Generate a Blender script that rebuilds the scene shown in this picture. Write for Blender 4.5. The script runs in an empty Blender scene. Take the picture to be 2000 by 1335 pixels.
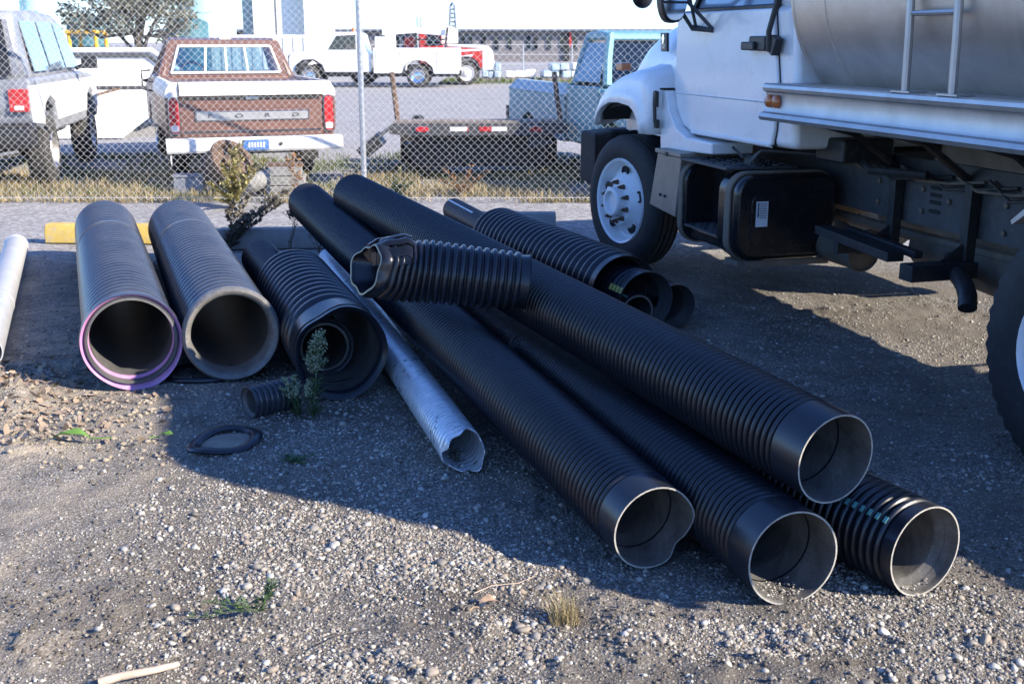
import bpy, bmesh, math, random
import numpy as np
from mathutils import Vector, Matrix

random.seed(7)
RNG = np.random.default_rng(11)
S = bpy.context.scene
COL = S.collection
R = math.radians

# ------------------------------------------------------------------ camera, sky, sun, exposure
cam_d = bpy.data.cameras.new('camera')
cam = bpy.data.objects.new('camera', cam_d)
COL.objects.link(cam)
PITCH = math.atan((667.5 - 80) / 2200)
cam.location = (0, 0, 1.7)
cam.rotation_euler = (math.pi / 2 - PITCH, 0, 0)
cam_d.sensor_width = 36
cam_d.lens = 36 * 2200 / 2000
cam_d.clip_start = 0.05
cam_d.clip_end = 2000
cam_d.dof.use_dof = True
cam_d.dof.focus_distance = 5.2
cam_d.dof.aperture_fstop = 7.0
S.camera = cam

SUN_EL, SUN_AZ = 28.5, 115.0          # azimuth clockwise from +Y
world = bpy.data.worlds.new('World')
S.world = world
world.use_nodes = True
wn = world.node_tree.nodes
sky = wn.new('ShaderNodeTexSky')
sky.sky_type = 'NISHITA'
sky.sun_disc = False
sky.sun_elevation = R(SUN_EL)
sky.sun_rotation = R(SUN_AZ)
sky.air_density = 1.0
sky.dust_density = 0.0
sky.ozone_density = 3.0
bg = wn['Background']
bg.inputs['Strength'].default_value = 0.112
tint = wn.new('ShaderNodeMix')          # camera white balance for open shade
tint.data_type = 'RGBA'
tint.blend_type = 'MULTIPLY'
tint.inputs[0].default_value = 1
tint.inputs[7].default_value = (0.69, 0.91, 1.36, 1)
world.node_tree.links.new(sky.outputs[0], tint.inputs[6])
world.node_tree.links.new(tint.outputs[2], bg.inputs['Color'])

sun_d = bpy.data.lights.new('sun', 'SUN')
sun_d.energy = 5.0
sun_d.angle = R(0.5)
sun_d.color = (1.0, 0.90, 0.745)
sun = bpy.data.objects.new('sun', sun_d)
COL.objects.link(sun)
sd = Vector((math.sin(R(SUN_AZ)) * math.cos(R(SUN_EL)), math.cos(R(SUN_AZ)) * math.cos(R(SUN_EL)), math.sin(R(SUN_EL))))
sun.rotation_euler = sd.to_track_quat('Z', 'Y').to_euler()
sun.location = (8, -6, 9)

S.view_settings.view_transform = 'Standard'
S.view_settings.look = 'None'
S.view_settings.gamma = 1
S.view_settings.use_curve_mapping = False
S.view_settings.exposure = 1.22
try:
    S.cycles.max_bounces = 8
    S.cycles.diffuse_bounces = 3
    S.cycles.glossy_bounces = 3
except Exception:
    pass

# ------------------------------------------------------------------ materials
def new_mat(name):
    m = bpy.data.materials.new(name)
    m.use_nodes = True
    nt = m.node_tree
    b = nt.nodes['Principled BSDF']
    return m, nt, b

def N(nt, typ, **kw):
    n = nt.nodes.new(typ)
    for k, v in kw.items():
        if k.startswith('i_'):
            n.inputs[k[2:].replace('_', ' ')].default_value = v
        else:
            setattr(n, k, v)
    return n

def L(nt, a, b):
    nt.links.new(a, b)

def ramp(nt, fac, stops):
    r = nt.nodes.new('ShaderNodeValToRGB')
    e = r.color_ramp.elements
    while len(e) < len(stops):
        e.new(0.5)
    for k, (p, c) in enumerate(stops):
        e[k].position = p
        e[k].color = (*c, 1) if len(c) == 3 else c
    L(nt, fac, r.inputs[0])
    return r.outputs[0]

def mixc(nt, fac, a, b, mode='MIX'):
    m = nt.nodes.new('ShaderNodeMix')
    m.data_type = 'RGBA'
    m.blend_type = mode
    for sock, v in ((m.inputs[0], fac), (m.inputs[6], a), (m.inputs[7], b)):
        if hasattr(v, 'is_linked'):
            L(nt, v, sock)
        else:
            sock.default_value = v if isinstance(v, (int, float)) else (*v, 1)
    return m.outputs[2]

def objco(nt):
    return nt.nodes.new('ShaderNodeTexCoord').outputs['Object']

def noise(nt, co, scale, detail=4, rough=0.6, dist=0.0):
    n = N(nt, 'ShaderNodeTexNoise')
    n.inputs['Scale'].default_value = scale
    n.inputs['Detail'].default_value = detail
    n.inputs['Roughness'].default_value = rough
    n.inputs['Distortion'].default_value = dist
    L(nt, co, n.inputs['Vector'])
    return n.outputs['Fac']

def bump(nt, b, h, strength=0.3, dist=0.01):
    n = N(nt, 'ShaderNodeBump')
    n.inputs['Strength'].default_value = strength
    n.inputs['Distance'].default_value = dist
    L(nt, h, n.inputs['Height'])
    L(nt, n.outputs[0], b.inputs['Normal'])

def mat(name, c, rough=0.5, metal=0.0, var=0.15, scale=6, c2=None, dirt=0.0, dirtc=(0.2, 0.17, 0.13), bmp=0.0, bscale=40, coat=0.0, spec=0.5):
    m, nt, b = new_mat(name)
    co = objco(nt)
    n1 = noise(nt, co, scale, 5)
    ca = c2 if c2 else tuple(x * (1 - var) for x in c)
    cc = mixc(nt, ramp(nt, n1, [(0.35, (0, 0, 0)), (0.65, (1, 1, 1))]), ca, c)
    if dirt:
        n2 = noise(nt, co, scale * 2.3 + 1, 8, 0.7, 0.4)
        cc = mixc(nt, ramp(nt, n2, [(0.5, (0, 0, 0)), (0.72, (dirt,) * 3)]), cc, dirtc)
    L(nt, cc, b.inputs['Base Color'])
    b.inputs['Metallic'].default_value = metal
    n3 = noise(nt, co, scale * 4, 4)
    rr = N(nt, 'ShaderNodeMapRange')
    rr.inputs['To Min'].default_value = max(0.02, rough - 0.1)
    rr.inputs['To Max'].default_value = min(1, rough + 0.1)
    L(nt, n3, rr.inputs['Value'])
    L(nt, rr.outputs[0], b.inputs['Roughness'])
    b.inputs['Specular IOR Level'].default_value = spec
    if coat:
        b.inputs['Coat Weight'].default_value = coat
        b.inputs['Coat Roughness'].default_value = 0.08
    if bmp:
        bump(nt, b, noise(nt, co, bscale, 5), bmp, 0.01)
    return m

def glass_mat(name, tint=(0.75, 0.85, 0.87), rough=0.03):
    m, nt, b = new_mat(name)
    co = objco(nt)
    n1 = noise(nt, co, 5, 5)
    tr = N(nt, 'ShaderNodeBsdfTransparent')
    tr.inputs[0].default_value = (*tint, 1)
    gl = N(nt, 'ShaderNodeBsdfGlossy')
    gl.inputs['Roughness'].default_value = rough
    lw = N(nt, 'ShaderNodeLayerWeight')
    pw = N(nt, 'ShaderNodeMath', operation='POWER')
    L(nt, lw.outputs['Facing'], pw.inputs[0])
    pw.inputs[1].default_value = 3.0
    fr = N(nt, 'ShaderNodeMath', operation='MULTIPLY_ADD')
    L(nt, pw.outputs[0], fr.inputs[0])
    fr.inputs[1].default_value = 0.6
    fr.inputs[2].default_value = 0.05
    ad = N(nt, 'ShaderNodeMath', operation='ADD')
    L(nt, fr.outputs[0], ad.inputs[0])
    mu = N(nt, 'ShaderNodeMath', operation='MULTIPLY')
    L(nt, n1, mu.inputs[0])
    mu.inputs[1].default_value = 0.08
    L(nt, mu.outputs[0], ad.inputs[1])
    mx = N(nt, 'ShaderNodeMixShader')
    L(nt, ad.outputs[0], mx.inputs[0])
    L(nt, tr.outputs[0], mx.inputs[1])
    L(nt, gl.outputs[0], mx.inputs[2])
    L(nt, mx.outputs[0], nt.nodes['Material Output'].inputs['Surface'])
    return m

def hdpe(name, base, dust, dustc, rough, spread=0.3):
    m, nt, b = new_mat(name)
    co = objco(nt)
    n1 = noise(nt, co, 3.0, 8, 0.7, 0.5)
    n2 = noise(nt, co, 45, 5, 0.7)
    a = mixc(nt, n2, tuple(x * 0.8 for x in base), tuple(x * 1.25 for x in base))
    f = ramp(nt, n1, [(0.38, (0, 0, 0)), (0.75, (dust,) * 3)])
    n4 = noise(nt, co, 160, 3, 0.7)
    f2 = mixc(nt, 1.0, f, ramp(nt, n4, [(0.3, (0.3,) * 3), (0.7, (1, 1, 1))]), 'MULTIPLY')
    L(nt, mixc(nt, f2, a, dustc), b.inputs['Base Color'])
    rr = N(nt, 'ShaderNodeMapRange')
    rr.inputs['To Min'].default_value = rough
    rr.inputs['To Max'].default_value = rough + spread
    L(nt, n1, rr.inputs['Value'])
    L(nt, rr.outputs[0], b.inputs['Roughness'])
    # scuffs
    mp = N(nt, 'ShaderNodeMapping')
    mp.inputs['Scale'].default_value = (6, 6, 60)
    L(nt, co, mp.inputs['Vector'])
    bump(nt, b, noise(nt, mp.outputs[0], 3, 4), 0.12, 0.004)
    return m

M = {}
M['hdpe'] = hdpe('black_plastic', (0.009, 0.011, 0.017), 0.16, (0.09, 0.092, 0.10), 0.22, 0.2)
M['hdpe_dusty'] = hdpe('dusty_black_plastic', (0.028, 0.031, 0.040), 0.45, (0.15, 0.158, 0.175), 0.22, 0.16)
M['hdpe_in'] = hdpe('dirty_plastic_liner', (0.055, 0.054, 0.053), 1.0, (0.30, 0.285, 0.26), 0.4)
M['hdpe_in_dark'] = hdpe('dark_plastic_liner', (0.065, 0.064, 0.064), 0.9, (0.22, 0.205, 0.19), 0.4)
M['rimcut'] = mat('scuffed_cut_edge', (0.42, 0.40, 0.36), 0.6, var=0.4, scale=30)
M['purple'] = mat('purple_bell_coating', (0.52, 0.24, 0.46), 0.4, var=0.25, scale=8, dirt=0.5, dirtc=(0.50, 0.42, 0.46))
M['bellgrey'] = mat('dusty_bell_plastic', (0.16, 0.155, 0.15), 0.5, var=0.35, scale=10, dirt=0.5, dirtc=(0.3, 0.28, 0.25))
M['stripe_white'] = mat('white_print', (0.62, 0.70, 0.72), 0.5, var=0.4, scale=30)
M['stripe_yellow'] = mat('yellow_print', (0.62, 0.55, 0.14), 0.5, var=0.4, scale=30)
M['stripe_teal'] = mat('teal_print', (0.12, 0.34, 0.32), 0.5, var=0.4, scale=30)
M['white_paint'] = mat('white_paint', (0.80, 0.80, 0.80), 0.3, var=0.05, scale=2, dirt=0.3, dirtc=(0.50, 0.46, 0.41), coat=0.3)
M['white_dirty'] = mat('weathered_white_paint', (0.78, 0.77, 0.74), 0.5, var=0.12, scale=3, dirt=0.35, dirtc=(0.45, 0.36, 0.28))
M['white_rust'] = mat('rust_streaked_white_paint', (0.80, 0.78, 0.74), 0.55, var=0.08, scale=1.2, dirt=0.75, dirtc=(0.42, 0.22, 0.12))
M['rubber'] = mat('tyre_rubber', (0.022, 0.022, 0.023), 0.75, var=0.3, scale=14, dirt=0.35, dirtc=(0.07, 0.062, 0.055), bmp=0.15, bscale=80)
M['rubber_dusty'] = mat('dusty_tyre_rubber', (0.05, 0.048, 0.046), 0.8, var=0.3, scale=14, dirt=0.6, dirtc=(0.16, 0.145, 0.125), bmp=0.15, bscale=80)
M['blackmetal'] = mat('black_chassis_paint', (0.022, 0.023, 0.026), 0.5, var=0.3, scale=9, dirt=0.45, dirtc=(0.10, 0.085, 0.068), bmp=0.08)
M['blackgloss'] = mat('black_tank_paint', (0.012, 0.012, 0.014), 0.25, var=0.3, scale=5, dirt=0.3, dirtc=(0.06, 0.05, 0.042))
M['greyframe'] = mat('dusty_grey_frame_paint', (0.06, 0.063, 0.07), 0.6, var=0.3, scale=8, dirt=0.5, dirtc=(0.15, 0.125, 0.10))
M['rustmetal'] = mat('rusty_brown_metal', (0.14, 0.085, 0.055), 0.75, var=0.4, scale=9, dirt=0.6, dirtc=(0.22, 0.13, 0.08), bmp=0.3, bscale=50)
M['mud'] = mat('muddy_exhaust_metal', (0.19, 0.15, 0.11), 0.8, var=0.3, scale=9, dirt=0.5, dirtc=(0.10, 0.07, 0.05), bmp=0.2)
M['toolbox'] = mat('dusty_aluminium_box', (0.29, 0.25, 0.21), 0.5, metal=0.35, var=0.2, scale=7, dirt=0.5, dirtc=(0.2, 0.16, 0.12))
M['alu'] = mat('dull_aluminium', (0.50, 0.485, 0.465), 0.42, metal=0.75, var=0.15, scale=7, dirt=0.35, dirtc=(0.36, 0.34, 0.31), bmp=0.04)
M['chrome'] = mat('bright_steel', (0.75, 0.75, 0.76), 0.15, metal=1.0, var=0.1)
M['blackplastic'] = mat('black_trim_plastic', (0.018, 0.018, 0.02), 0.45, var=0.2)
M['amber'] = mat('amber_lens', (0.62, 0.17, 0.035), 0.3, var=0.5, scale=25, coat=0.5)
M['redlens'] = mat('red_lens', (0.55, 0.03, 0.035), 0.2, var=0.3, scale=20, coat=0.6)
M['clearlens'] = mat('clear_lens', (0.7, 0.68, 0.66), 0.2, var=0.2, scale=20, coat=0.6)
M['galv'] = mat('galvanised_wire', (0.70, 0.70, 0.70), 0.5, metal=0.3, var=0.15, scale=20)
M['galvpost'] = mat('galvanised_post', (0.50, 0.52, 0.55), 0.4, metal=0.6, var=0.25, scale=12)
M['brown'] = mat('faded_brown_paint', (0.155, 0.077, 0.058), 0.42, var=0.2, scale=3, dirt=0.3, dirtc=(0.21, 0.12, 0.09))
M['greypaint'] = mat('faded_grey_paint', (0.25, 0.265, 0.30), 0.4, var=0.3, scale=2.5, dirt=0.35, dirtc=(0.5, 0.5, 0.52))
M['bluepaint'] = mat('faded_blue_paint', (0.15, 0.345, 0.40), 0.45, var=0.15, scale=3, dirt=0.15, dirtc=(0.2, 0.3, 0.36))
M['bluelight'] = mat('sky_toned_light_blue', (0.36, 0.44, 0.44), 0.4, var=0.15, scale=3)  # paler blue with the sky's tone put into the colour
M['redpaint'] = mat('red_paint', (0.52, 0.045, 0.035), 0.35, var=0.15, scale=3)
M['yellow'] = mat('yellow_paint', (0.72, 0.42, 0.03), 0.5, var=0.15, scale=5)
M['yellowblock'] = mat('worn_yellow_kerb_paint', (0.58, 0.41, 0.10), 0.75, var=0.2, scale=7, dirt=0.8, dirtc=(0.40, 0.37, 0.31), bmp=0.3)
M['concrete'] = mat('weathered_concrete', (0.30, 0.295, 0.275), 0.85, var=0.25, scale=8, dirt=0.4, dirtc=(0.2, 0.19, 0.17), bmp=0.35)
M['woodgrey'] = mat('weathered_wood', (0.24, 0.20, 0.17), 0.85, var=0.35, scale=14, bmp=0.3)
M['stick'] = mat('bare_pale_wood', (0.55, 0.42, 0.32), 0.8, var=0.3, scale=30, bmp=0.3)
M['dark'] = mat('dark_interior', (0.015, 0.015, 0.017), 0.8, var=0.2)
M['seat'] = mat('seat_vinyl', (0.10, 0.13, 0.15), 0.6, var=0.3)
M['glass'] = glass_mat('clear_window_glass')
M['glass_dark'] = glass_mat('tinted_window_glass', (0.25, 0.33, 0.38))
M['bluesky_glass'] = mat('painted_sky_window', (0.20, 0.27, 0.36), 0.12, var=0.2, coat=1.0)  # opaque blue base carries the reflected sky in its colour
M['mirror'] = mat('mirror_glass', (0.85, 0.87, 0.9), 0.03, metal=1.0, var=0.02)
M['plate'] = mat('blue_plate', (0.08, 0.20, 0.48), 0.4, var=0.2)
M['label'] = mat('white_sticker', (0.72, 0.74, 0.76), 0.5, var=0.05)
M['ink'] = mat('sticker_ink', (0.10, 0.12, 0.18), 0.6, var=0.3, scale=60)
M['brickfar'] = mat('grey_brick_wall', (0.20, 0.185, 0.185), 0.85, var=0.15, scale=3)
M['roofblue'] = mat('grey_blue_metal_roof', (0.17, 0.20, 0.25), 0.9, var=0.1, scale=0.5, spec=0.1)
M['teal'] = mat('overexposed_teal_paint', (0.42, 0.66, 0.66), 0.5, var=0.12, scale=0.3)  # paleness of overexposure put into the teal
M['tealdark'] = mat('deep_teal_tank_paint', (0.055, 0.16, 0.19), 0.5, var=0.25, scale=0.6)
M['sand'] = mat('silty_sand', (0.24, 0.205, 0.165), 0.95, var=0.3, scale=9, bmp=0.5, bscale=60)
M['bark'] = mat('bark', (0.13, 0.11, 0.09), 0.9, var=0.4, scale=5, bmp=0.5)
M['tape'] = mat('wet_black_bag_plastic', (0.008, 0.009, 0.012), 0.25, var=0.4, scale=10)
M['wrap'] = mat('white_shrink_wrap', (0.52, 0.56, 0.58), 0.4, var=0.2, scale=5, c2=(0.22, 0.36, 0.46))
M['dryleaf'] = mat('dry_leaf', (0.40, 0.27, 0.18), 0.8, var=0.3, scale=30)

def leafmat(name, c, var=0.5):
    m, nt, b = new_mat(name)
    co = objco(nt)
    n1 = noise(nt, co, 7, 4)
    geo = N(nt, 'ShaderNodeNewGeometry')
    a = mixc(nt, n1, tuple(x * (1 - var) for x in c), tuple(min(1, x * (1 + var)) for x in c))
    hs = N(nt, 'ShaderNodeHueSaturation')
    mr = N(nt, 'ShaderNodeMapRange')
    mr.inputs['To Min'].default_value = 0.65
    mr.inputs['To Max'].default_value = 1.35
    L(nt, geo.outputs['Random Per Island'], mr.inputs['Value'])
    L(nt, mr.outputs[0], hs.inputs['Value'])
    L(nt, a, hs.inputs['Color'])
    L(nt, hs.outputs[0], b.inputs['Base Color'])
    b.inputs['Roughness'].default_value = 0.6
    tl = N(nt, 'ShaderNodeBsdfTranslucent')
    L(nt, hs.outputs[0], tl.inputs[0])
    mx = N(nt, 'ShaderNodeMixShader')
    mx.inputs[0].default_value = 0.25
    L(nt, b.outputs[0], mx.inputs[1])
    L(nt, tl.outputs[0], mx.inputs[2])
    L(nt, mx.outputs[0], nt.nodes['Material Output'].inputs['Surface'])
    return m
M['grass_dry'] = leafmat('dry_grass', (0.36, 0.29, 0.155))
M['grass_green'] = leafmat('green_grass', (0.10, 0.13, 0.035))
M['leaf_green'] = leafmat('weed_leaf', (0.08, 0.13, 0.05))
M['leaf_bright'] = leafmat('bright_broad_leaf', (0.13, 0.26, 0.05), 0.25)
M['leaf_grey'] = leafmat('grey_green_foliage', (0.17, 0.175, 0.135))
M['flower'] = leafmat('pale_seed_heads', (0.27, 0.31, 0.20), 0.3)
M['weed_yellow'] = leafmat('yellowing_weed', (0.33, 0.29, 0.12), 0.4)
M['weed_brown'] = leafmat('dead_brown_weed', (0.15, 0.13, 0.095), 0.4)
M['weed_orange'] = leafmat('rusty_weed', (0.36, 0.20, 0.09), 0.4)

def steel_tank():
    m, nt, b = new_mat('brushed_stainless_tank')
    co = objco(nt)
    mp = N(nt, 'ShaderNodeMapping')
    mp.inputs['Scale'].default_value = (4, 130, 4)
    L(nt, co, mp.inputs['Vector'])
    n1 = noise(nt, mp.outputs[0], 2, 4)
    n2 = noise(nt, co, 2.2, 7, 0.7, 0.6)
    L(nt, mixc(nt, ramp(nt, n2, [(0.3, (0, 0, 0)), (0.7, (1, 1, 1))]), (0.52, 0.465, 0.405), (0.74, 0.675, 0.60)), b.inputs['Base Color'])
    b.inputs['Metallic'].default_value = 0.85
    mr = N(nt, 'ShaderNodeMapRange')
    mr.inputs['To Min'].default_value = 0.32
    mr.inputs['To Max'].default_value = 0.58
    L(nt, n2, mr.inputs['Value'])
    L(nt, mr.outputs[0], b.inputs['Roughness'])
    bump(nt, b, n1, 0.08, 0.003)
    return m
M['tank'] = steel_tank()

def spiral_galv():
    m, nt, b = new_mat('stained_galvanised_pipe')
    co = objco(nt)
    n1 = noise(nt, co, 13, 5, 0.65, 0.3)
    mp = N(nt, 'ShaderNodeMapping')
    mp.inputs['Scale'].default_value = (9, 9, 75)
    mp.inputs['Rotation'].default_value = (0.35, 0.2, 0)
    L(nt, co, mp.inputs['Vector'])
    n2 = noise(nt, mp.outputs[0], 2.2, 6, 0.7, 0.8)
    c = mixc(nt, ramp(nt, n2, [(0.3, (0, 0, 0)), (0.7, (1, 1, 1))]), (0.36, 0.39, 0.43), (0.86, 0.88, 0.90))
    vo = N(nt, 'ShaderNodeTexVoronoi')
    vo.inputs['Scale'].default_value = 24
    vo.distance = 'CHEBYCHEV'
    L(nt, co, vo.inputs['Vector'])
    n3 = noise(nt, co, 3.5, 3)
    ms = N(nt, 'ShaderNodeMath', operation='MULTIPLY')
    L(nt, ramp(nt, vo.outputs['Distance'], [(0.20, (1, 1, 1)), (0.26, (0, 0, 0))]), ms.inputs[0])
    L(nt, ramp(nt, n3, [(0.5, (0, 0, 0)), (0.56, (1, 1, 1))]), ms.inputs[1])
    c = mixc(nt, ms.outputs[0], c, (0.12, 0.13, 0.15))
    L(nt, mixc(nt, ramp(nt, n1, [(0.63, (0, 0, 0)), (0.70, (0.7, 0.7, 0.7))]), c, (0.15, 0.155, 0.17)), b.inputs['Base Color'])
    b.inputs['Metallic'].default_value = 0.5
    b.inputs['Roughness'].default_value = 0.38
    return m
M['spiral'] = spiral_galv()
M['palepipe'] = mat('bright_weathered_aluminium', (0.60, 0.60, 0.60), 0.4, metal=0.4, var=0.12, scale=6, dirt=0.3, dirtc=(0.5, 0.48, 0.45))

def ground_mat():
    m, nt, b = new_mat('gravelly_dirt')
    co = N(nt, 'ShaderNodeNewGeometry').outputs['Position']
    sep = N(nt, 'ShaderNodeSeparateXYZ')
    L(nt, co, sep.inputs[0])
    big = noise(nt, co, 0.9, 5, 0.6)
    med = noise(nt, co, 5, 6, 0.7)
    fine = noise(nt, co, 60, 5, 0.75)
    dirt = mixc(nt, ramp(nt, big, [(0.38, (0, 0, 0)), (0.62, (1, 1, 1))]), (0.092, 0.080, 0.066), (0.195, 0.170, 0.140))
    dirt = mixc(nt, ramp(nt, fine, [(0.3, (0, 0, 0)), (0.7, (1, 1, 1))]), mixc(nt, 0.35, dirt, (0.04, 0.036, 0.032)), dirt)
    # sandy silt at the left
    sx = N(nt, 'ShaderNodeMapRange')
    sx.inputs['From Min'].default_value = -1.1
    sx.inputs['From Max'].default_value = -1.9
    L(nt, sep.outputs[0], sx.inputs['Value'])
    sm = N(nt, 'ShaderNodeMath', operation='MULTIPLY')
    L(nt, sx.outputs[0], sm.inputs[0])
    L(nt, ramp(nt, med, [(0.36, (0, 0, 0)), (0.56, (1, 1, 1))]), sm.inputs[1])
    dirt = mixc(nt, sm.outputs[0], dirt, (0.36, 0.305, 0.235))
    # fine gravel cells
    v = N(nt, 'ShaderNodeTexVoronoi')
    v.inputs['Scale'].default_value = 95
    L(nt, co, v.inputs['Vector'])
    cell = N(nt, 'ShaderNodeSeparateColor')
    L(nt, v.outputs['Color'], cell.inputs[0])
    stone = ramp(nt, cell.outputs[0], [(0.0, (0.12, 0.115, 0.11)), (0.45, (0.22, 0.205, 0.185)), (0.8, (0.36, 0.34, 0.31)), (1.0, (0.55, 0.52, 0.48))])
    stone = mixc(nt, ramp(nt, v.outputs['Distance'], [(0.35, (0, 0, 0)), (0.75, (1, 1, 1))]), stone, (0.09, 0.08, 0.07))
    med2 = noise(nt, co, 1.7, 5, 0.65)
    gm = ramp(nt, med2, [(0.42, (0.12,) * 3), (0.62, (0.75,) * 3)])
    near = mixc(nt, gm, dirt, stone)
    # far lot: pale gravel
    v2 = N(nt, 'ShaderNodeTexVoronoi')
    v2.inputs['Scale'].default_value = 30
    L(nt, co, v2.inputs['Vector'])
    cell2 = N(nt, 'ShaderNodeSeparateColor')
    L(nt, v2.outputs['Color'], cell2.inputs[0])
    far = ramp(nt, cell2.outputs[0], [(0.0, (0.20, 0.195, 0.195)), (0.5, (0.30, 0.29, 0.29)), (1.0, (0.44, 0.43, 0.42))])
    far = mixc(nt, ramp(nt, big, [(0.4, (0, 0, 0)), (0.7, (0.35,) * 3)]), far, (0.2, 0.19, 0.18))
    fy = N(nt, 'ShaderNodeMapRange')
    fy.inputs['From Min'].default_value = 8.3
    fy.inputs['From Max'].default_value = 9.6
    L(nt, sep.outputs[1], fy.inputs['Value'])
    L(nt, mixc(nt, fy.outputs[0], near, far), b.inputs['Base Color'])
    b.inputs['Roughness'].default_value = 0.9
    b.inputs['Specular IOR Level'].default_value = 0.25
    h = N(nt, 'ShaderNodeMath', operation='SUBTRACT')
    L(nt, fine, h.inputs[0])
    sc = N(nt, 'ShaderNodeMath', operation='MULTIPLY')
    L(nt, v.outputs['Distance'], sc.inputs[0])
    sc.inputs[1].default_value = 0.55
    L(nt, sc.outputs[0], h.inputs[1])
    bump(nt, b, h.outputs[0], 0.75, 0.012)
    return m
M['ground'] = ground_mat()

def pebble_mat():
    m, nt, b = new_mat('river_pebbles')
    geo = N(nt, 'ShaderNodeNewGeometry')
    oi = N(nt, 'ShaderNodeObjectInfo')
    ad = N(nt, 'ShaderNodeMath', operation='ADD')
    L(nt, geo.outputs['Random Per Island'], ad.inputs[0])
    L(nt, oi.outputs['Random'], ad.inputs[1])
    fr = N(nt, 'ShaderNodeMath', operation='FRACT')
    L(nt, ad.outputs[0], fr.inputs[0])
    c = ramp(nt, fr.outputs[0], [(0.0, (0.10, 0.097, 0.095)), (0.2, (0.19, 0.175, 0.155)), (0.4, (0.29, 0.27, 0.235)), (0.55, (0.26, 0.20, 0.15)), (0.7, (0.36, 0.34, 0.30)), (0.92, (0.44, 0.42, 0.375)), (1.0, (0.58, 0.56, 0.51))])
    co = N(nt, 'ShaderNodeNewGeometry').outputs['Position']
    n = noise(nt, co, 120, 4, 0.7)
    c = mixc(nt, ramp(nt, n, [(0.35, (0, 0, 0)), (0.7, (0.5,) * 3)]), c, (0.15, 0.135, 0.115))
    L(nt, c, b.inputs['Base Color'])
    b.inputs['Roughness'].default_value = 0.75
    bump(nt, b, n, 0.25, 0.003)
    return m
M['pebble'] = pebble_mat()

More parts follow.
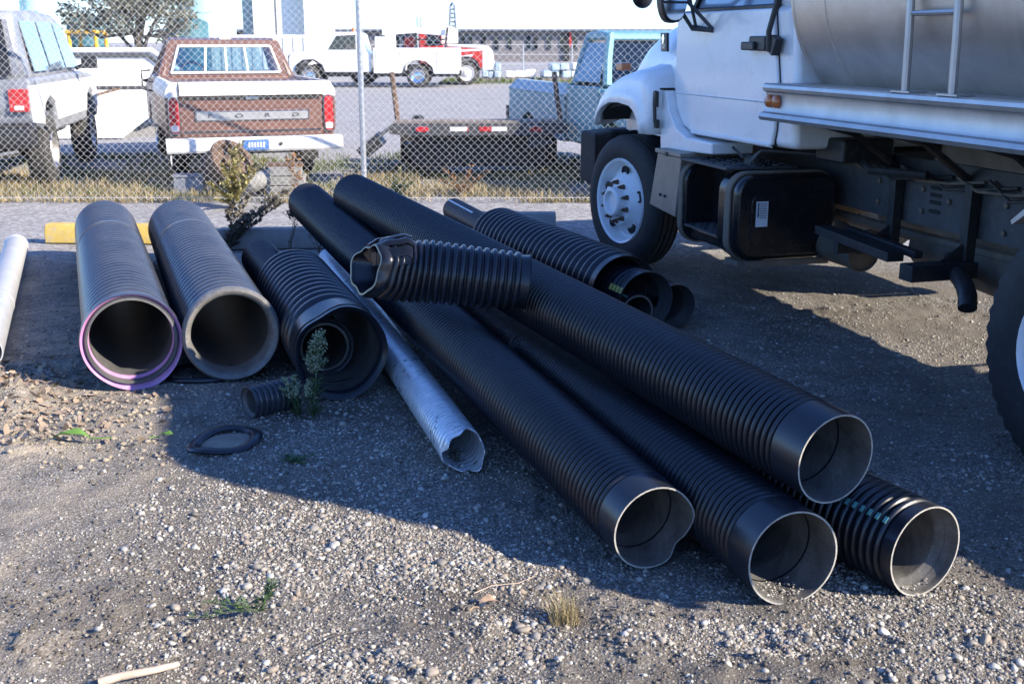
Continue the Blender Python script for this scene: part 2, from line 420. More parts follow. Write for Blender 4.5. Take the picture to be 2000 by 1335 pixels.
# ------------------------------------------------------------------ mesh helpers
class MB:
    """collects shapes; build() links them as one mesh object"""
    def __init__(s):
        s.v, s.f, s.mi = [], [], []
        s.m = 0
    def add(s, vs, fs, mi=None):
        o = len(s.v)
        s.v += [tuple(v) for v in vs]
        s.f += [tuple(o + i for i in f) for f in fs]
        s.mi += [s.m if mi is None else mi] * len(fs)
        return s
    def box(s, c, size, rot=None):
        hx, hy, hz = (k / 2 for k in size)
        vs = [Vector((x, y, z)) for x in (-hx, hx) for y in (-hy, hy) for z in (-hz, hz)]
        if rot is not None:
            q = rot if isinstance(rot, Matrix) else Matrix.Rotation(rot[2], 3, 'Z') @ Matrix.Rotation(rot[1], 3, 'Y') @ Matrix.Rotation(rot[0], 3, 'X')
            vs = [q @ v for v in vs]
        c = Vector(c)
        return s.add([v + c for v in vs], [(0, 1, 3, 2), (4, 6, 7, 5), (0, 4, 5, 1), (2, 3, 7, 6), (0, 2, 6, 4), (1, 5, 7, 3)])
    def span(s, x0, x1, y0, y1, z0, z1):
        return s.box(((x0 + x1) / 2, (y0 + y1) / 2, (z0 + z1) / 2), (abs(x1 - x0), abs(y1 - y0), abs(z1 - z0)))
    def prism(s, poly, a0, a1, axis='x'):
        """polygon of (p, q) extruded along axis: x -> (y, z), y -> (x, z), z -> (x, y)"""
        n = len(poly)
        def P(p, q, a):
            return (a, p, q) if axis == 'x' else (p, a, q) if axis == 'y' else (p, q, a)
        vs = [P(p, q, a0) for p, q in poly] + [P(p, q, a1) for p, q in poly]
        fs = [tuple(range(n)), tuple(range(2 * n - 1, n - 1, -1))]
        fs += [(i, i + n, (i + 1) % n + n, (i + 1) % n) for i in range(n)]
        return s.add(vs, fs)
    def tube(s, path, r, seg=8, cap=True, r2=None):
        path = [Vector(p) for p in path]
        n = len(path)
        prev = None
        rings = []
        for i, p in enumerate(path):
            t = (path[min(i + 1, n - 1)] - path[max(i - 1, 0)]).normalized()
            a = prev if prev is not None else (Vector((0, 0, 1)) if abs(t.z) < 0.9 else Vector((1, 0, 0)))
            u = (a - t * a.dot(t)).normalized()
            prev = u
            w = t.cross(u)
            rr = r if r2 is None else r + (r2 - r) * i / max(1, n - 1)
            rings.append([p + (u * math.cos(k * 2 * math.pi / seg) + w * math.sin(k * 2 * math.pi / seg)) * rr for k in range(seg)])
        o = [v for rg in rings for v in rg]
        fs = [(i * seg + k, i * seg + (k + 1) % seg, (i + 1) * seg + (k + 1) % seg, (i + 1) * seg + k) for i in range(n - 1) for k in range(seg)]
        if cap:
            fs += [tuple(range(seg - 1, -1, -1)), tuple((n - 1) * seg + k for k in range(seg))]
        return s.add(o, fs)
    def lathe(s, prof, seg=32, c=(0, 0, 0), axis=(0, 0, 1), up=None, rfun=None, closed=False, mis=None):
        """prof: list of (axial, radius) revolved about the axis through c"""
        ax = Vector(axis).normalized()
        a = Vector(up) if up is not None else (Vector((0, 0, 1)) if abs(ax.z) < 0.9 else Vector((1, 0, 0)))
        u = (a - ax * a.dot(ax)).normalized()
        w = ax.cross(u)
        c = Vector(c)
        vs = []
        for j, (h, r) in enumerate(prof):
            for k in range(seg):
                th = 2 * math.pi * k / seg
                rr = rfun(j, th, h, r) if rfun else r
                vs.append(c + ax * h + (u * math.cos(th) + w * math.sin(th)) * rr)
        n = len(prof)
        base = len(s.v)
        m = n if closed else n - 1
        fs = []
        mi = []
        for j in range(m):
            jj = (j + 1) % n
            for k in range(seg):
                fs.append((j * seg + k, j * seg + (k + 1) % seg, jj * seg + (k + 1) % seg, jj * seg + k))
                mi.append(mis[j] if mis else s.m)
        s.v += [tuple(v) for v in vs]
        s.f += [tuple(base + i for i in f) for f in fs]
        s.mi += mi
        return s
    def disc(s, c, axis, r, h, seg=20):
        return s.lathe([(0, 0.0005), (0, r), (h, r), (h, 0.0005)], seg, c, axis)
    def build(s, name, m, parent=None, bevel=0.0, segs=2, angle=35, smooth=True):
        me = bpy.data.meshes.new(name)
        me.from_pydata(s.v, [], s.f)
        for mm in (m if isinstance(m, (list, tuple)) else [m]):
            me.materials.append(mm)
        me.polygons.foreach_set('material_index', s.mi)
        b = bmesh.new()
        b.from_mesh(me)
        bmesh.ops.recalc_face_normals(b, faces=b.faces)
        if smooth:
            lim = R(angle)
            for f in b.faces:
                f.smooth = True
            for e in b.edges:
                if len(e.link_faces) == 2 and e.calc_face_angle(0) > lim:
                    e.smooth = False
        b.to_mesh(me)
        b.free()
        o = bpy.data.objects.new(name, me)
        COL.objects.link(o)
        if parent is not None:
            o.parent = parent
        if bevel:
            md = o.modifiers.new('bevel', 'BEVEL')
            md.width = bevel
            md.segments = segs
            md.limit_method = 'ANGLE'
            md.angle_limit = R(30)
            md.harden_normals = True
            for e in me.edges:
                e.use_edge_sharp = False
        return o

def np_mesh(name, V, F, m, parent=None, smooth=True):
    """fast mesh from numpy vertices and equal-sided faces"""
    me = bpy.data.meshes.new(name)
    V = np.asarray(V, np.float32)
    F = np.asarray(F, np.int32)
    k = F.shape[1]
    me.vertices.add(len(V))
    me.vertices.foreach_set('co', V.ravel())
    me.loops.add(F.size)
    me.loops.foreach_set('vertex_index', F.ravel())
    me.polygons.add(len(F))
    me.polygons.foreach_set('loop_start', np.arange(0, F.size, k, dtype=np.int32))
    me.polygons.foreach_set('loop_total', np.full(len(F), k, np.int32))
    me.update(calc_edges=True)
    if smooth:
        me.polygons.foreach_set('use_smooth', np.ones(len(F), bool))
    me.materials.append(m)
    o = bpy.data.objects.new(name, me)
    COL.objects.link(o)
    if parent is not None:
        o.parent = parent
    return o

def tag(o, label=None, cat=None, group=None, kind=None):
    if label: o['label'] = label
    if cat: o['category'] = cat
    if group: o['group'] = group
    if kind: o['kind'] = kind
    return o

def thing(name, label, cat, loc=(0, 0, 0), rz=0.0, group=None):
    o = bpy.data.objects.new(name, None)
    COL.objects.link(o)
    o.location = loc
    o.rotation_euler = (0, 0, rz)
    o.empty_display_size = 0.1
    return tag(o, label, cat, group)

def text(name, body, size, m, parent, loc, rot, extrude=0.002, sx=1.0, spacing=1.0):
    cu = bpy.data.curves.new(name, 'FONT')
    cu.body = body
    cu.size = size
    cu.extrude = extrude
    cu.align_x = 'CENTER'
    cu.align_y = 'CENTER'
    cu.space_character = spacing
    cu.materials.append(m)
    t_ = bpy.data.objects.new('tmp', cu)
    COL.objects.link(t_)
    bpy.context.view_layer.update()
    me = bpy.data.meshes.new_from_object(t_.evaluated_get(bpy.context.evaluated_depsgraph_get()))
    bpy.data.objects.remove(t_)
    if not me.materials:
        me.materials.append(m)
    o = bpy.data.objects.new(name, me)
    COL.objects.link(o)
    o.parent = parent
    o.location = loc
    o.rotation_euler = rot
    o.scale = (sx, 1, 1)
    return o

# value noise in numpy
_P = np.random.default_rng(5).random((256, 256))
def vn(x, y):
    xi = np.floor(x).astype(int); yi = np.floor(y).astype(int)
    fx = x - xi; fy = y - yi
    fx = fx * fx * (3 - 2 * fx); fy = fy * fy * (3 - 2 * fy)
    g = lambda a, b: _P[a & 255, b & 255]
    return (g(xi, yi) * (1 - fx) + g(xi + 1, yi) * fx) * (1 - fy) + (g(xi, yi + 1) * (1 - fx) + g(xi + 1, yi + 1) * fx) * fy
def fbm(x, y, o=4):
    t = 0; a = 0.5
    for k in range(o):
        t = t + a * vn(x * 2 ** k + 17.3 * k, y * 2 ** k + 5.1 * k); a *= 0.5
    return t / (1 - 0.5 ** o)

MOUNDS = [(-2.45, 5.25, 0.16, 0.07), (-2.15, 4.55, 0.22, 0.05), (-2.75, 5.0, 0.14, 0.05), (-2.0, 5.05, 0.10, 0.03), (-2.6, 5.55, 0.3, 0.04),
          (-0.05, 2.62, 0.12, 0.02), (0.35, 3.0, 0.10, 0.025), (-0.75, 3.35, 0.12, 0.02), (0.75, 2.75, 0.15, 0.02), (-2.9, 5.7, 0.2, 0.05)]
def gh(x, y):
    """height of the yard surface"""
    x = np.asarray(x, float); y = np.asarray(y, float)
    near = np.clip((9.5 - y) / 2.5, 0, 1)
    h = (fbm(x * 1.3 + 40, y * 1.3 + 40, 4) - 0.5) * 0.05 + (fbm(x * 7 + 9, y * 7 + 3, 4) - 0.5) * 0.022
    lump = np.clip(fbm(x * 14 + 70, y * 14, 3) - 0.52, 0, 1) * 0.10 * np.clip(fbm(x * 1.1 + 3, y * 1.1 + 8, 2) * 2 - 0.8, 0, 1)
    h = (h + lump) * (0.15 + 0.85 * near) - 0.008
    for mx, my, r, a in MOUNDS:
        d2 = ((x - mx) ** 2 + (y - my) ** 2) / r ** 2
        h = h + a * np.exp(-d2) * (0.6 + 0.9 * fbm(x * 16, y * 16, 3))
    return np.where(y > 40, -0.01, h)

# ------------------------------------------------------------------ ground
def axis_pts(a0, a1, fine0, fine1, step, grow):
    mid = list(np.arange(fine0, fine1 + 1e-6, step))
    lo, hi = [], []
    s, p = step, fine0
    while p > a0:
        s *= grow; p -= s; lo.append(max(p, a0))
    s, p = step, fine1
    while p < a1:
        s *= grow; p += s; hi.append(min(p, a1))
    return np.array(lo[::-1] + mid + hi)
gx = axis_pts(-700, 700, -3.2, 2.9, 0.018, 1.12)
gy = axis_pts(-60, 1200, 2.2, 6.6, 0.018, 1.06)
GX, GY = np.meshgrid(gx, gy)
GZ = gh(GX, GY)
nx, ny = len(gx), len(gy)
idx = np.arange(nx * ny).reshape(ny, nx)
ground = np_mesh('ground', np.stack([GX.ravel(), GY.ravel(), GZ.ravel()], 1),
                 np.stack([idx[:-1, :-1].ravel(), idx[:-1, 1:].ravel(), idx[1:, 1:].ravel(), idx[1:, :-1].ravel()], 1), M['ground'])
tag(ground, kind='structure')

# ------------------------------------------------------------------ pebbles
def ico(sub):
    b = bmesh.new()
    bmesh.ops.create_icosphere(b, subdivisions=sub, radius=1)
    V = np.array([v.co[:] for v in b.verts]); F = np.array([[v.index for v in f.verts] for f in b.faces])
    b.free()
    return V, F
def stone_shapes(sub, n):
    V, F = ico(sub)
    out = []
    for k in range(n):
        r = np.random.default_rng(100 + k)
        d = r.normal(size=(5, 3)); ph = r.random(5) * 6
        s = 1 + sum(0.09 * np.sin(V @ d[i] * 1.6 + ph[i]) for i in range(5))
        W = V * s[:, None] * np.array([1, 0.72 + 0.25 * r.random(), 0.5 + 0.22 * r.random()])
        if k % 3 == 0:       # an angular, broken stone
            for _ in range(4):
                nn = r.normal(size=3); nn /= np.linalg.norm(nn)
                dd = W @ nn; lim = 0.52
                W = W - np.where(dd > lim, dd - lim, 0)[:, None] * nn
        out.append(W)
    return out, F

def scatter(name, n, shapes, F, smin, smax, dens, area, power=2.2, parent=None, sink=0.12):
    x0, x1, y0, y1 = area
    # sample uniformly in picture-like density: more close to the camera
    cx, cy = [], []
    tot = 0
    while tot < n:
        k = n * 3
        y = 1 / (1 / y1 + RNG.random(k) * (1 / y0 - 1 / y1))
        x = (RNG.random(k) * 2 - 1) * (y * 0.52 + 0.35)
        ok = (x > x0) & (x < x1) & (RNG.random(k) < dens(x, y))
        cx.append(x[ok]); cy.append(y[ok]); tot += ok.sum()
    x = np.concatenate(cx)[:n]; y = np.concatenate(cy)[:n]
    s = smin + (smax - smin) * RNG.random(n) ** power
    th = RNG.random(n) * 6.283
    tilt = (RNG.random((n, 2)) - 0.5) * 0.7
    z = gh(x, y)
    Vs, Fs, off = [], [], 0
    which = RNG.integers(0, len(shapes), n)
    for k, W in enumerate(shapes):
        I = np.where(which == k)[0]
        if not len(I): continue
        ct, st = np.cos(th[I])[:, None], np.sin(th[I])[:, None]
        P = W[None] * s[I][:, None, None]
        px, py, pz = P[..., 0], P[..., 1], P[..., 2]
        pz = pz + px * tilt[I, :1] + py * tilt[I, 1:]
        Q = np.stack([px * ct - py * st + x[I][:, None], px * st + py * ct + y[I][:, None], pz + (z[I] + s[I] * sink)[:, None]], -1)
        nv = W.shape[0]
        Fs.append((F[None] + (np.arange(len(I)) * nv)[:, None, None]).reshape(-1, 3) + off)
        Vs.append(Q.reshape(-1, 3)); off += len(I) * nv
    o = np_mesh(name, np.concatenate(Vs), np.concatenate(Fs), M['pebble'], parent)
    return o

def dens_patch(x, y):
    d = 0.035 + 0.34 * np.clip((fbm(x * 1.6 + 60, y * 1.6 + 20, 4) - 0.50) * 6, 0, 1) + 0.22 * np.clip((y - 4.2) / 1.5, 0, 1)
    for mx, my, rx, ry, a in ((-0.62, 3.75, 0.55, 0.30, 1.0), (-0.30, 3.50, 0.45, 0.26, 1.0), (-0.75, 3.42, 0.35, 0.2, 0.7), (0.02, 3.0, 0.16, 0.16, 0.7), (-0.55, 2.75, 0.22, 0.2, 0.5), (-0.6, 4.6, 0.9, 0.5, 0.6), (0.72, 2.98, 0.35, 0.10, 0.8), (-1.05, 4.15, 0.25, 0.15, 0.7), (-1.6, 3.65, 0.15, 0.1, 0.6), (-1.0, 3.0, 0.12, 0.25, 0.4), (1.2, 3.0, 0.3, 0.12, 0.5), (0.1, 3.45, 0.3, 0.12, 0.6)):
        d = np.maximum(d, a * np.exp(-((x - mx) / rx) ** 2 - ((y - my) / ry) ** 2))
    d = d * np.where((x < -1.45) & (y < 5.3), 0.3, 1)
    return np.clip(d, 0, 1)
big_shapes, bigF = stone_shapes(2, 9)
mid_shapes, midF = stone_shapes(1, 12)
small_shapes, smallF = stone_shapes(1, 6)
tinyV, tinyF = ico(1)
ok_shapes = []
for k in range(8):
    r = np.random.default_rng(300 + k)
    V0 = np.array([(1, 0, 0), (-1, 0, 0), (0, 1, 0), (0, -1, 0), (0, 0, 1), (0, 0, -1)]) * (0.75 + 0.5 * r.random((6, 1))) * np.array([1, .8, .6]) + r.normal(size=(6, 3)) * 0.15
    ok_shapes.append(V0)
octF = np.array([(0, 2, 4), (2, 1, 4), (1, 3, 4), (3, 0, 4), (2, 0, 5), (1, 2, 5), (3, 1, 5), (0, 3, 5)])
g1 = scatter('gravel', 38000, mid_shapes, midF, 0.0032, 0.0095, dens_patch, (-9, 7, 2.25, 10.5), 1.8)
g1b = scatter('coarse_gravel', 4200, big_shapes, bigF, 0.007, 0.0145, dens_patch, (-9, 7, 2.25, 9), 2.2)
tag(g1b, kind='stuff', label='coarser pale pebbles among the finer gravel of the yard', cat='gravel')
tag(g1, kind='stuff', label='pale rounded gravel scattered over the dirt yard', cat='gravel')
g2 = scatter('grit', 90000, ok_shapes, octF, 0.0018, 0.0055, lambda x, y: 0.13 + 0.87 * dens_patch(x, y), (-9, 7, 2.2, 9.5), 1.8)
tag(g2, kind='stuff', label='fine angular grit between the pebbles', cat='grit')

g5 = scatter('dirt_clods', 9000, ok_shapes, octF, 0.002, 0.013, lambda x, y: np.clip((fbm(x * 3 + 5, y * 3 + 31, 3) - 0.40) * 4, 0.03, 1) * (1.1 - dens_patch(x, y)), (-9, 3.5, 2.2, 6.5), 3.0)
M['soil'] = mat('crumbled_dirt', (0.125, 0.108, 0.089), 0.95, var=0.45, scale=25, bmp=0.4, bscale=90)
g5.data.materials.clear(); g5.data.materials.append(M['soil'])
tag(g5, kind='stuff', label='small dark crumbs of trampled dirt between the pebbles', cat='dirt')
def litter_dens(x, y):
    return np.clip(np.exp(-((x + 2.65) / 0.42) ** 2 - ((y - 5.45) / 0.42) ** 2) + 0.25 * np.exp(-((x + 2.2) / 0.5) ** 2 - ((y - 4.8) / 0.4) ** 2), 0, 1)
M['clod'] = mat('dry_silt_clod', (0.33, 0.28, 0.215), 0.95, var=0.3, scale=20, bmp=0.4, bscale=90)
g3 = scatter('soil_clods', 1100, ok_shapes, octF, 0.003, 0.022, lambda x, y: np.clip(np.exp(-((x + 2.25) / 0.7) ** 2 - ((y - 4.95) / 0.5) ** 2) * 1.2, 0, 1), (-3.4, -1.4, 4.3, 6.0), 2.6)
g3.data.materials.clear(); g3.data.materials.append(M['clod'])
tag(g3, kind='stuff', label='broken clods of pale dried silt at the left of the yard', cat='clods')
def flakes(name, n, dens, area, size, m, seed):
    r = np.random.default_rng(seed)
    x = area[0] + (area[1] - area[0]) * r.random(n * 12); y = area[2] + (area[3] - area[2]) * r.random(n * 12)
    ok = r.random(n * 12) < dens(x, y); x, y = x[ok][:n], y[ok][:n]; n = len(x)
    z = gh(x, y) + 0.004 + 0.012 * r.random(n)
    a = r.random(n) * 6.283; s_ = size * (0.5 + r.random(n)); tl = r.normal(size=(n, 2)) * 0.45
    def P(u, v, c):
        px = (u * np.cos(a) - v * np.sin(a)) * s_; py = (u * np.sin(a) + v * np.cos(a)) * s_
        return np.stack([x + px, y + py, z + c * s_ + tl[:, 0] * px + tl[:, 1] * py], 1)
    cu = 0.25 * r.random(n)
    V = np.stack([P(-1, 0, cu), P(-0.3, 0.42, cu * 0.5), P(0.5, 0.36, 0 * cu), P(1, 0, cu), P(0.5, -0.36, 0 * cu), P(-0.3, -0.42, cu * 0.5)], 1).reshape(-1, 3)
    i = np.arange(n)[:, None] * 6
    F = np.concatenate([i + np.array([[0, 1, 5, 5]])[:, :4], i + np.array([[1, 2, 4, 5]]), i + np.array([[2, 3, 4, 4]])])
    tri = np.concatenate([i + np.array([[0, 1, 5]]), i + np.array([[1, 2, 5]]), i + np.array([[2, 4, 5]]), i + np.array([[2, 3, 4]])])
    return np_mesh(name, V, tri, m, None, smooth=False)
M['litter'] = leafmat('dry_leaf_litter', (0.36, 0.27, 0.19), 0.5)
g4 = flakes('leaf_litter', 900, litter_dens, (-3.6, -1.6, 4.5, 6.3), 0.022, M['litter'], 5)
tag(g4, kind='stuff', label='dry brown leaf litter drifted at the left of the purple-mouthed pipe', cat='leaves')
stone_meshes = []
for W in big_shapes:
    o = np_mesh('stone', W, bigF, M['pebble'])
    stone_meshes.append(o.data)
    bpy.data.objects.remove(o)
cnt = 0
while cnt < 290:
    y = 1 / (1 / 7.0 + RNG.random() * (1 / 2.3 - 1 / 7.0)); x = (RNG.random() * 2 - 1) * (y * 0.5 + 0.1)
    if RNG.random() > dens_patch(np.array([x]), np.array([y]))[0] or x > 1.9: continue
    o = bpy.data.objects.new('stone', random.choice(stone_meshes))
    COL.objects.link(o)
    o.parent = ground
    s = 0.009 + 0.013 * RNG.random() ** 2.2
    o.scale = (s, s, s)
    o.location = (x, y, float(gh(x, y)) + s * 0.3)
    o.rotation_euler = (RNG.normal() * 0.25, RNG.normal() * 0.25, RNG.random() * 6.28)
    cnt += 1

# ------------------------------------------------------------------ corrugated pipes
def frame_from(f, b):
    f = Vector(f); b = Vector(b)
    ax = (b - f)
    ln = ax.length
    q = ax.to_track_quat('Z', 'Y')
    return f, q, ln

def pipe_root(name, label, cat, f, b, group=None):
    """root at the front end's centre, local +Z along the pipe to its back end; local +Y is up"""
    f, q, ln = frame_from(f, b)
    o = thing(name, label, cat, f, 0, group)
    z = (Vector(b) - f).normalized()
    x = Vector((0, 0, 1)).cross(z).normalized()       # horizontal
    y = z.cross(x)
    mt = Matrix((x, y, z)).transposed()
    o.rotation_mode = 'QUATERNION'
    o.rotation_quaternion = mt.to_quaternion()
    return o, ln

def corr_profile(z0, z1, Rr, pitch, amp, flat=0.28, n=8):
    out = []
    k = int(round((z1 - z0) / pitch))
    p = (z1 - z0) / k
    for i in range(k):
        for j in range(n):
            t = j / n
            g = flat                      # share of the pitch taken by the groove
            if g > 0.4:
                c = math.sin(math.pi * t) ** 0.75
            elif t < g:
                c = 0.0
            else:
                u = (t - (g + 1) / 2) / ((1 - g) / 2)
                c = max(0.0, 1 - abs(u) ** 2.0) ** 0.5 if g > 0.3 else max(0.0, 1 - abs(u) ** 2.4) ** 0.62
            out.append((z0 + (i + t) * p, Rr - amp * (1 - c)))
    out.append((z1, Rr - amp))
    return out

def corr_pipe(name, label, f, b, Rr, pitch, amp, band=0.0, band_back=0.0, band_r=None, wall=0.012, seg=48, m='hdpe', m_in='hdpe_in',
              group=None, flat=0.28, rimcut=True, n=8, wob=0.004, bandfun=None, cat='pipe', ovality=0.0, band_mat=None):
    o, ln = pipe_root(name, label, cat, f, b, group)
    br = band_r if band_r else Rr - amp * 0.6
    seed = random.random() * 100
    def rf(j, th, h, r):
        return r * (1 + ovality * math.cos(2 * th) + wob * math.sin(2 * th + h * 0.7 + seed) + wob * 0.5 * math.sin(3 * th + 1.7 * h + seed))
    mb = MB()
    mb.lathe(corr_profile(band, ln - band_back, Rr, pitch, amp, flat, n), seg, axis=(0, 0, 1), up=(0, 1, 0), rfun=rf)
    if band_back:
        mb.lathe([(ln - band_back, Rr - amp), (ln - band_back, br), (ln, br), (ln, br - wall)], seg, axis=(0, 0, 1), up=(0, 1, 0), rfun=rf)
    mb.build('corrugated_wall', M[m], o, angle=60)
    ri = Rr - amp - wall
    if band:
        bf = bandfun or (lambda j, th, h, r: rf(j, th, h, r))
        mb = MB()
        nn = 6
        mb.lathe([(band + 0.004, Rr - amp)] + [(band * (1 - k / nn), br) for k in range(nn + 1)] + [(0, br - wall * 0.45)] + [(band * k / nn * 0.6, br - wall * 0.5) for k in range(1, nn + 1)] + [(band * 1.6, ri)],
                 seg, axis=(0, 0, 1), up=(0, 1, 0), rfun=bf, mis=[0] * (nn + 1) + [1] + [2] * (nn + 1))
        mb.build('end_band', [M[band_mat or m], M['rimcut'] if rimcut else M[m], M[m_in]], o, angle=50)
    mb = MB()
    k = 8
    mb.lathe([(0.002 if not band else band * 1.58, Rr - amp * 0.9 if not band else ri + 0.001)] + [(0.0 if not band else band * 1.6, ri)] + [(band * 1.6 + 0.01 + (ln - band * 1.6 - 0.012) * i / k, ri) for i in range(k + 1)] + [(ln, Rr - amp)],
             seg, axis=(0, 0, 1), up=(0, 1, 0), rfun=rf)
    mb.build('liner', M[m_in], o, angle=50)
    return o, ln

PIPES = 'black corrugated drainage pipes lying in the yard'
# A: left one of the long pipes, its lip torn
def torn(j, th, h, r):
    # th measured from up (local +Y), right of picture is negative x
    t = (th + math.pi) % (2 * math.pi) - math.pi
    rr = r * (1 + 0.006 * math.sin(2 * th))
    if 0.9 < -t < 1.9 or 0.9 < t < 0:
        pass
    return rr
A_, ln = corr_pipe('long_corrugated_pipe', 'long black corrugated pipe with the torn smooth lip, leftmost of the fanned long pipes',
                   (0.468, 3.424, 0.152), (-1.529, 8.43, 0.53), 0.150, 0.0305, 0.020, seg=44, band=0.12, band_r=0.147, group=PIPES)
B_, ln = corr_pipe('long_corrugated_pipe', 'long black corrugated pipe with a sunlit scuffed lip, between torn-lipped and topmost pipes',
                   (0.868, 3.185, 0.158), (-0.80, 8.42, 0.158), 0.158, 0.031, 0.020, seg=44, band=0.13, band_r=0.156, group=PIPES)
T_, ln = corr_pipe('long_corrugated_pipe', 'long black corrugated pipe lying on top of the others, its wide lip raised',
                   (1.02, 3.33, 0.428), (-1.10, 7.83, 0.66), 0.152, 0.030, 0.020, seg=44, band=0.14, band_r=0.149, group=PIPES)
D_, ln = corr_pipe('corrugated_pipe', 'black corrugated pipe with a green dashed stripe, lowest, under the topmost pipe mouth',
                   (1.301, 3.252, 0.150), (0.09, 5.53, 0.142), 0.155, 0.033, 0.020, seg=44, band=0.045, band_r=0.150, group=PIPES)
mb = MB()
for k in range(8):
    z = 0.065 + k * 0.033
    mb.box((0.118, 0.108, z), (0.022, 0.004, 0.012), (0, 0, R(-47)))
mb.build('dashed_stripe', M['stripe_teal'], D_)
mb = MB()      # gravel swept into B's mouth
Lc, ln = corr_pipe('corrugated_pipe', 'wide dusty black corrugated pipe with a purple bell mouth, leftmost of the pipes',
                   (-1.91, 5.47, 0.243), (-3.26, 8.97, 0.243), 0.234, 0.086, 0.0125, m='hdpe_dusty', m_in='hdpe_in_dark', group=PIPES, seg=64, n=10, flat=0.48)
def bell(root, r0, r1, ln, mats, seg=64, lipr=0.012, name='bell', dentf=None):
    mb = MB()
    pr_ = [(ln, r0), (ln * 0.75, r0 + (r1 - r0) * 0.3), (ln * 0.45, r1 * 0.995), (0.015, r1), (-0.004, r1 - 0.004), (0.03, r1 - 0.024), (0.031, r1 - 0.027), (0.040, r1 - 0.029), (0.06, r1 - 0.044), (0.075, r1 - 0.047), (0.2, r1 - 0.05)]
    mb.lathe(pr_, seg, axis=(0, 0, 1), up=(0, 1, 0), rfun=dentf, mis=[0, 0, 0, 0, 1, 2, 2, 1, 1, 3, 3])
    return mb.build(name, mats, root, angle=50)
def dentL(j, th, h, r):
    t = (th + math.pi) % (2 * math.pi) - math.pi          # 0 at top
    lo = max(0, math.cos(th - math.pi + 0.25))             # flattening and sag at the bottom
    out = 0.075 if r > 0.235 and h < 0.1 else 0.03 if r > 0.21 else 0.0
    return r * (1 + out * lo ** 4 - 0.012 * math.cos(2 * th))
bell(Lc, 0.222, 0.247, 0.12, [M['hdpe_dusty'], M['purple'], M['dark'], M['hdpe_in_dark']], dentf=dentL)
L2, ln = corr_pipe('corrugated_pipe', 'wide dusty black corrugated pipe with a thick grey rounded mouth, beside the purple-mouthed pipe',
                   (-1.437, 5.593, 0.247), (-2.66, 8.93, 0.247), 0.240, 0.086, 0.0125, m='hdpe_dusty', m_in='hdpe_in_dark', group=PIPES, seg=64, n=10, flat=0.48)
mb = MB()
mb.lathe([(0.10, 0.225), (0.06, 0.242), (0.02, 0.248), (-0.012, 0.244), (-0.026, 0.232), (-0.022, 0.216), (0.0, 0.204), (0.12, 0.200)], 64, axis=(0, 0, 1), up=(0, 1, 0))
mb.build('bell', M['bellgrey'], L2, angle=60)
# weathered splice rings on both wide pipes
for rt, rr, z in ((Lc, 0.2335, 2.6), (L2, 0.2395, 2.45)):
    mb = MB()
    mb.lathe([(z - 0.03, rr - 0.012), (z - 0.028, rr), (z + 0.028, rr), (z + 0.03, rr - 0.012)], 64, axis=(0, 0, 1), up=(0, 1, 0))
    mb.build('coupling_ring', M['hdpe_dusty'], rt)

# L3: ribbed sleeve with a crumpled mouth and the smaller pipe shoved into it
def crumple(j, th, h, r):
    t = (th + 2 * math.pi) % (2 * math.pi)
    f = max(0, 1 - h / 0.22)
    w = 0.03 * math.sin(2 * t + 0.6) + 0.05 * math.exp(-((t - 5.0) / 0.55) ** 2) + 0.045 * math.exp(-((t - 3.5) / 0.6) ** 2) - 0.07 * math.exp(-((t - 5.75) / 0.35) ** 2) + 0.015 * math.sin(5 * t)
    return r * (1 + f * w)
L3, ln = corr_pipe('corrugated_pipe', 'thick ribbed black pipe with a crumpled flared mouth behind the flowering weed',
                   (-0.838, 5.308, 0.240), (-1.338, 6.80, 0.240), 0.236, 0.098, 0.026, band=0.16, band_r=0.226, m='hdpe', m_in='hdpe_in_dark', group=PIPES, seg=72, n=9, flat=0.3, rimcut=False, bandfun=crumple)
mb = MB()
mb.lathe([(0.0, 0.212), (-0.035, 0.228), (-0.055, 0.225), (-0.04, 0.20), (0.0, 0.195)], 72, axis=(0, 0, 1), up=(0, 1, 0), rfun=lambda j, th, h, r: crumple(j, th, 0.02, r), closed=True)
mb.build('crumpled_lip', M['hdpe'], L3, angle=60)
L3i, ln = corr_pipe('corrugated_pipe', 'narrower black corrugated pipe pushed through the crumpled ribbed one',
                    (-0.965, 5.60, 0.178), (-1.86, 8.2, 0.150), 0.137, 0.034, 0.010, m='hdpe', m_in='hdpe_in', group=PIPES, seg=40, n=5)
mb = MB()
mb.lathe([(0.05, 0.135), (0.04, 0.150), (0.0, 0.154), (-0.008, 0.148), (-0.004, 0.138), (0.05, 0.125)], 48, axis=(0, 0, 1), up=(0, 1, 0))
mb.build('bell', M['hdpe_dusty'], L3i, angle=60)

C_A, C_B = (-0.645, 4.90, 0.742), (0.068, 4.95, 0.655)
# C: short heavy ribbed piece lying across, near end crumpled
C_, lnC = pipe_root('ribbed_pipe_offcut', 'short ribbed black pipe lying across the long pipes, its left end crumpled and open', 'pipe', C_A, C_B, PIPES)
def crush(j, th, h, r):
    t = (th + math.pi) % (2 * math.pi) - math.pi
    f = max(0, 1 - h / 0.26)
    up = math.exp(-((t) / 0.7) ** 2)
    w = -0.26 * f * up + 0.05 * f * math.sin(3 * t + 0.5) + 0.04 * f * math.sin(7 * t) - 0.16 * f * math.exp(-((t + 0.9) / 0.5) ** 2) - 0.10 * f * f
    return r * (1 + w + 0.008 * math.sin(2 * t)) * (1.03 - 0.14 * max(0, h) / 0.72)
mb = MB()
mb.lathe(corr_profile(0.05, lnC - 0.04, 0.146, 0.036, 0.015, 0.2, 9) + [(lnC, 0.138)], 56, axis=(0, 0, 1), up=(0, 1, 0), rfun=crush)
mb.build('corrugated_wall', M['hdpe'], C_, angle=60)
mb = MB()
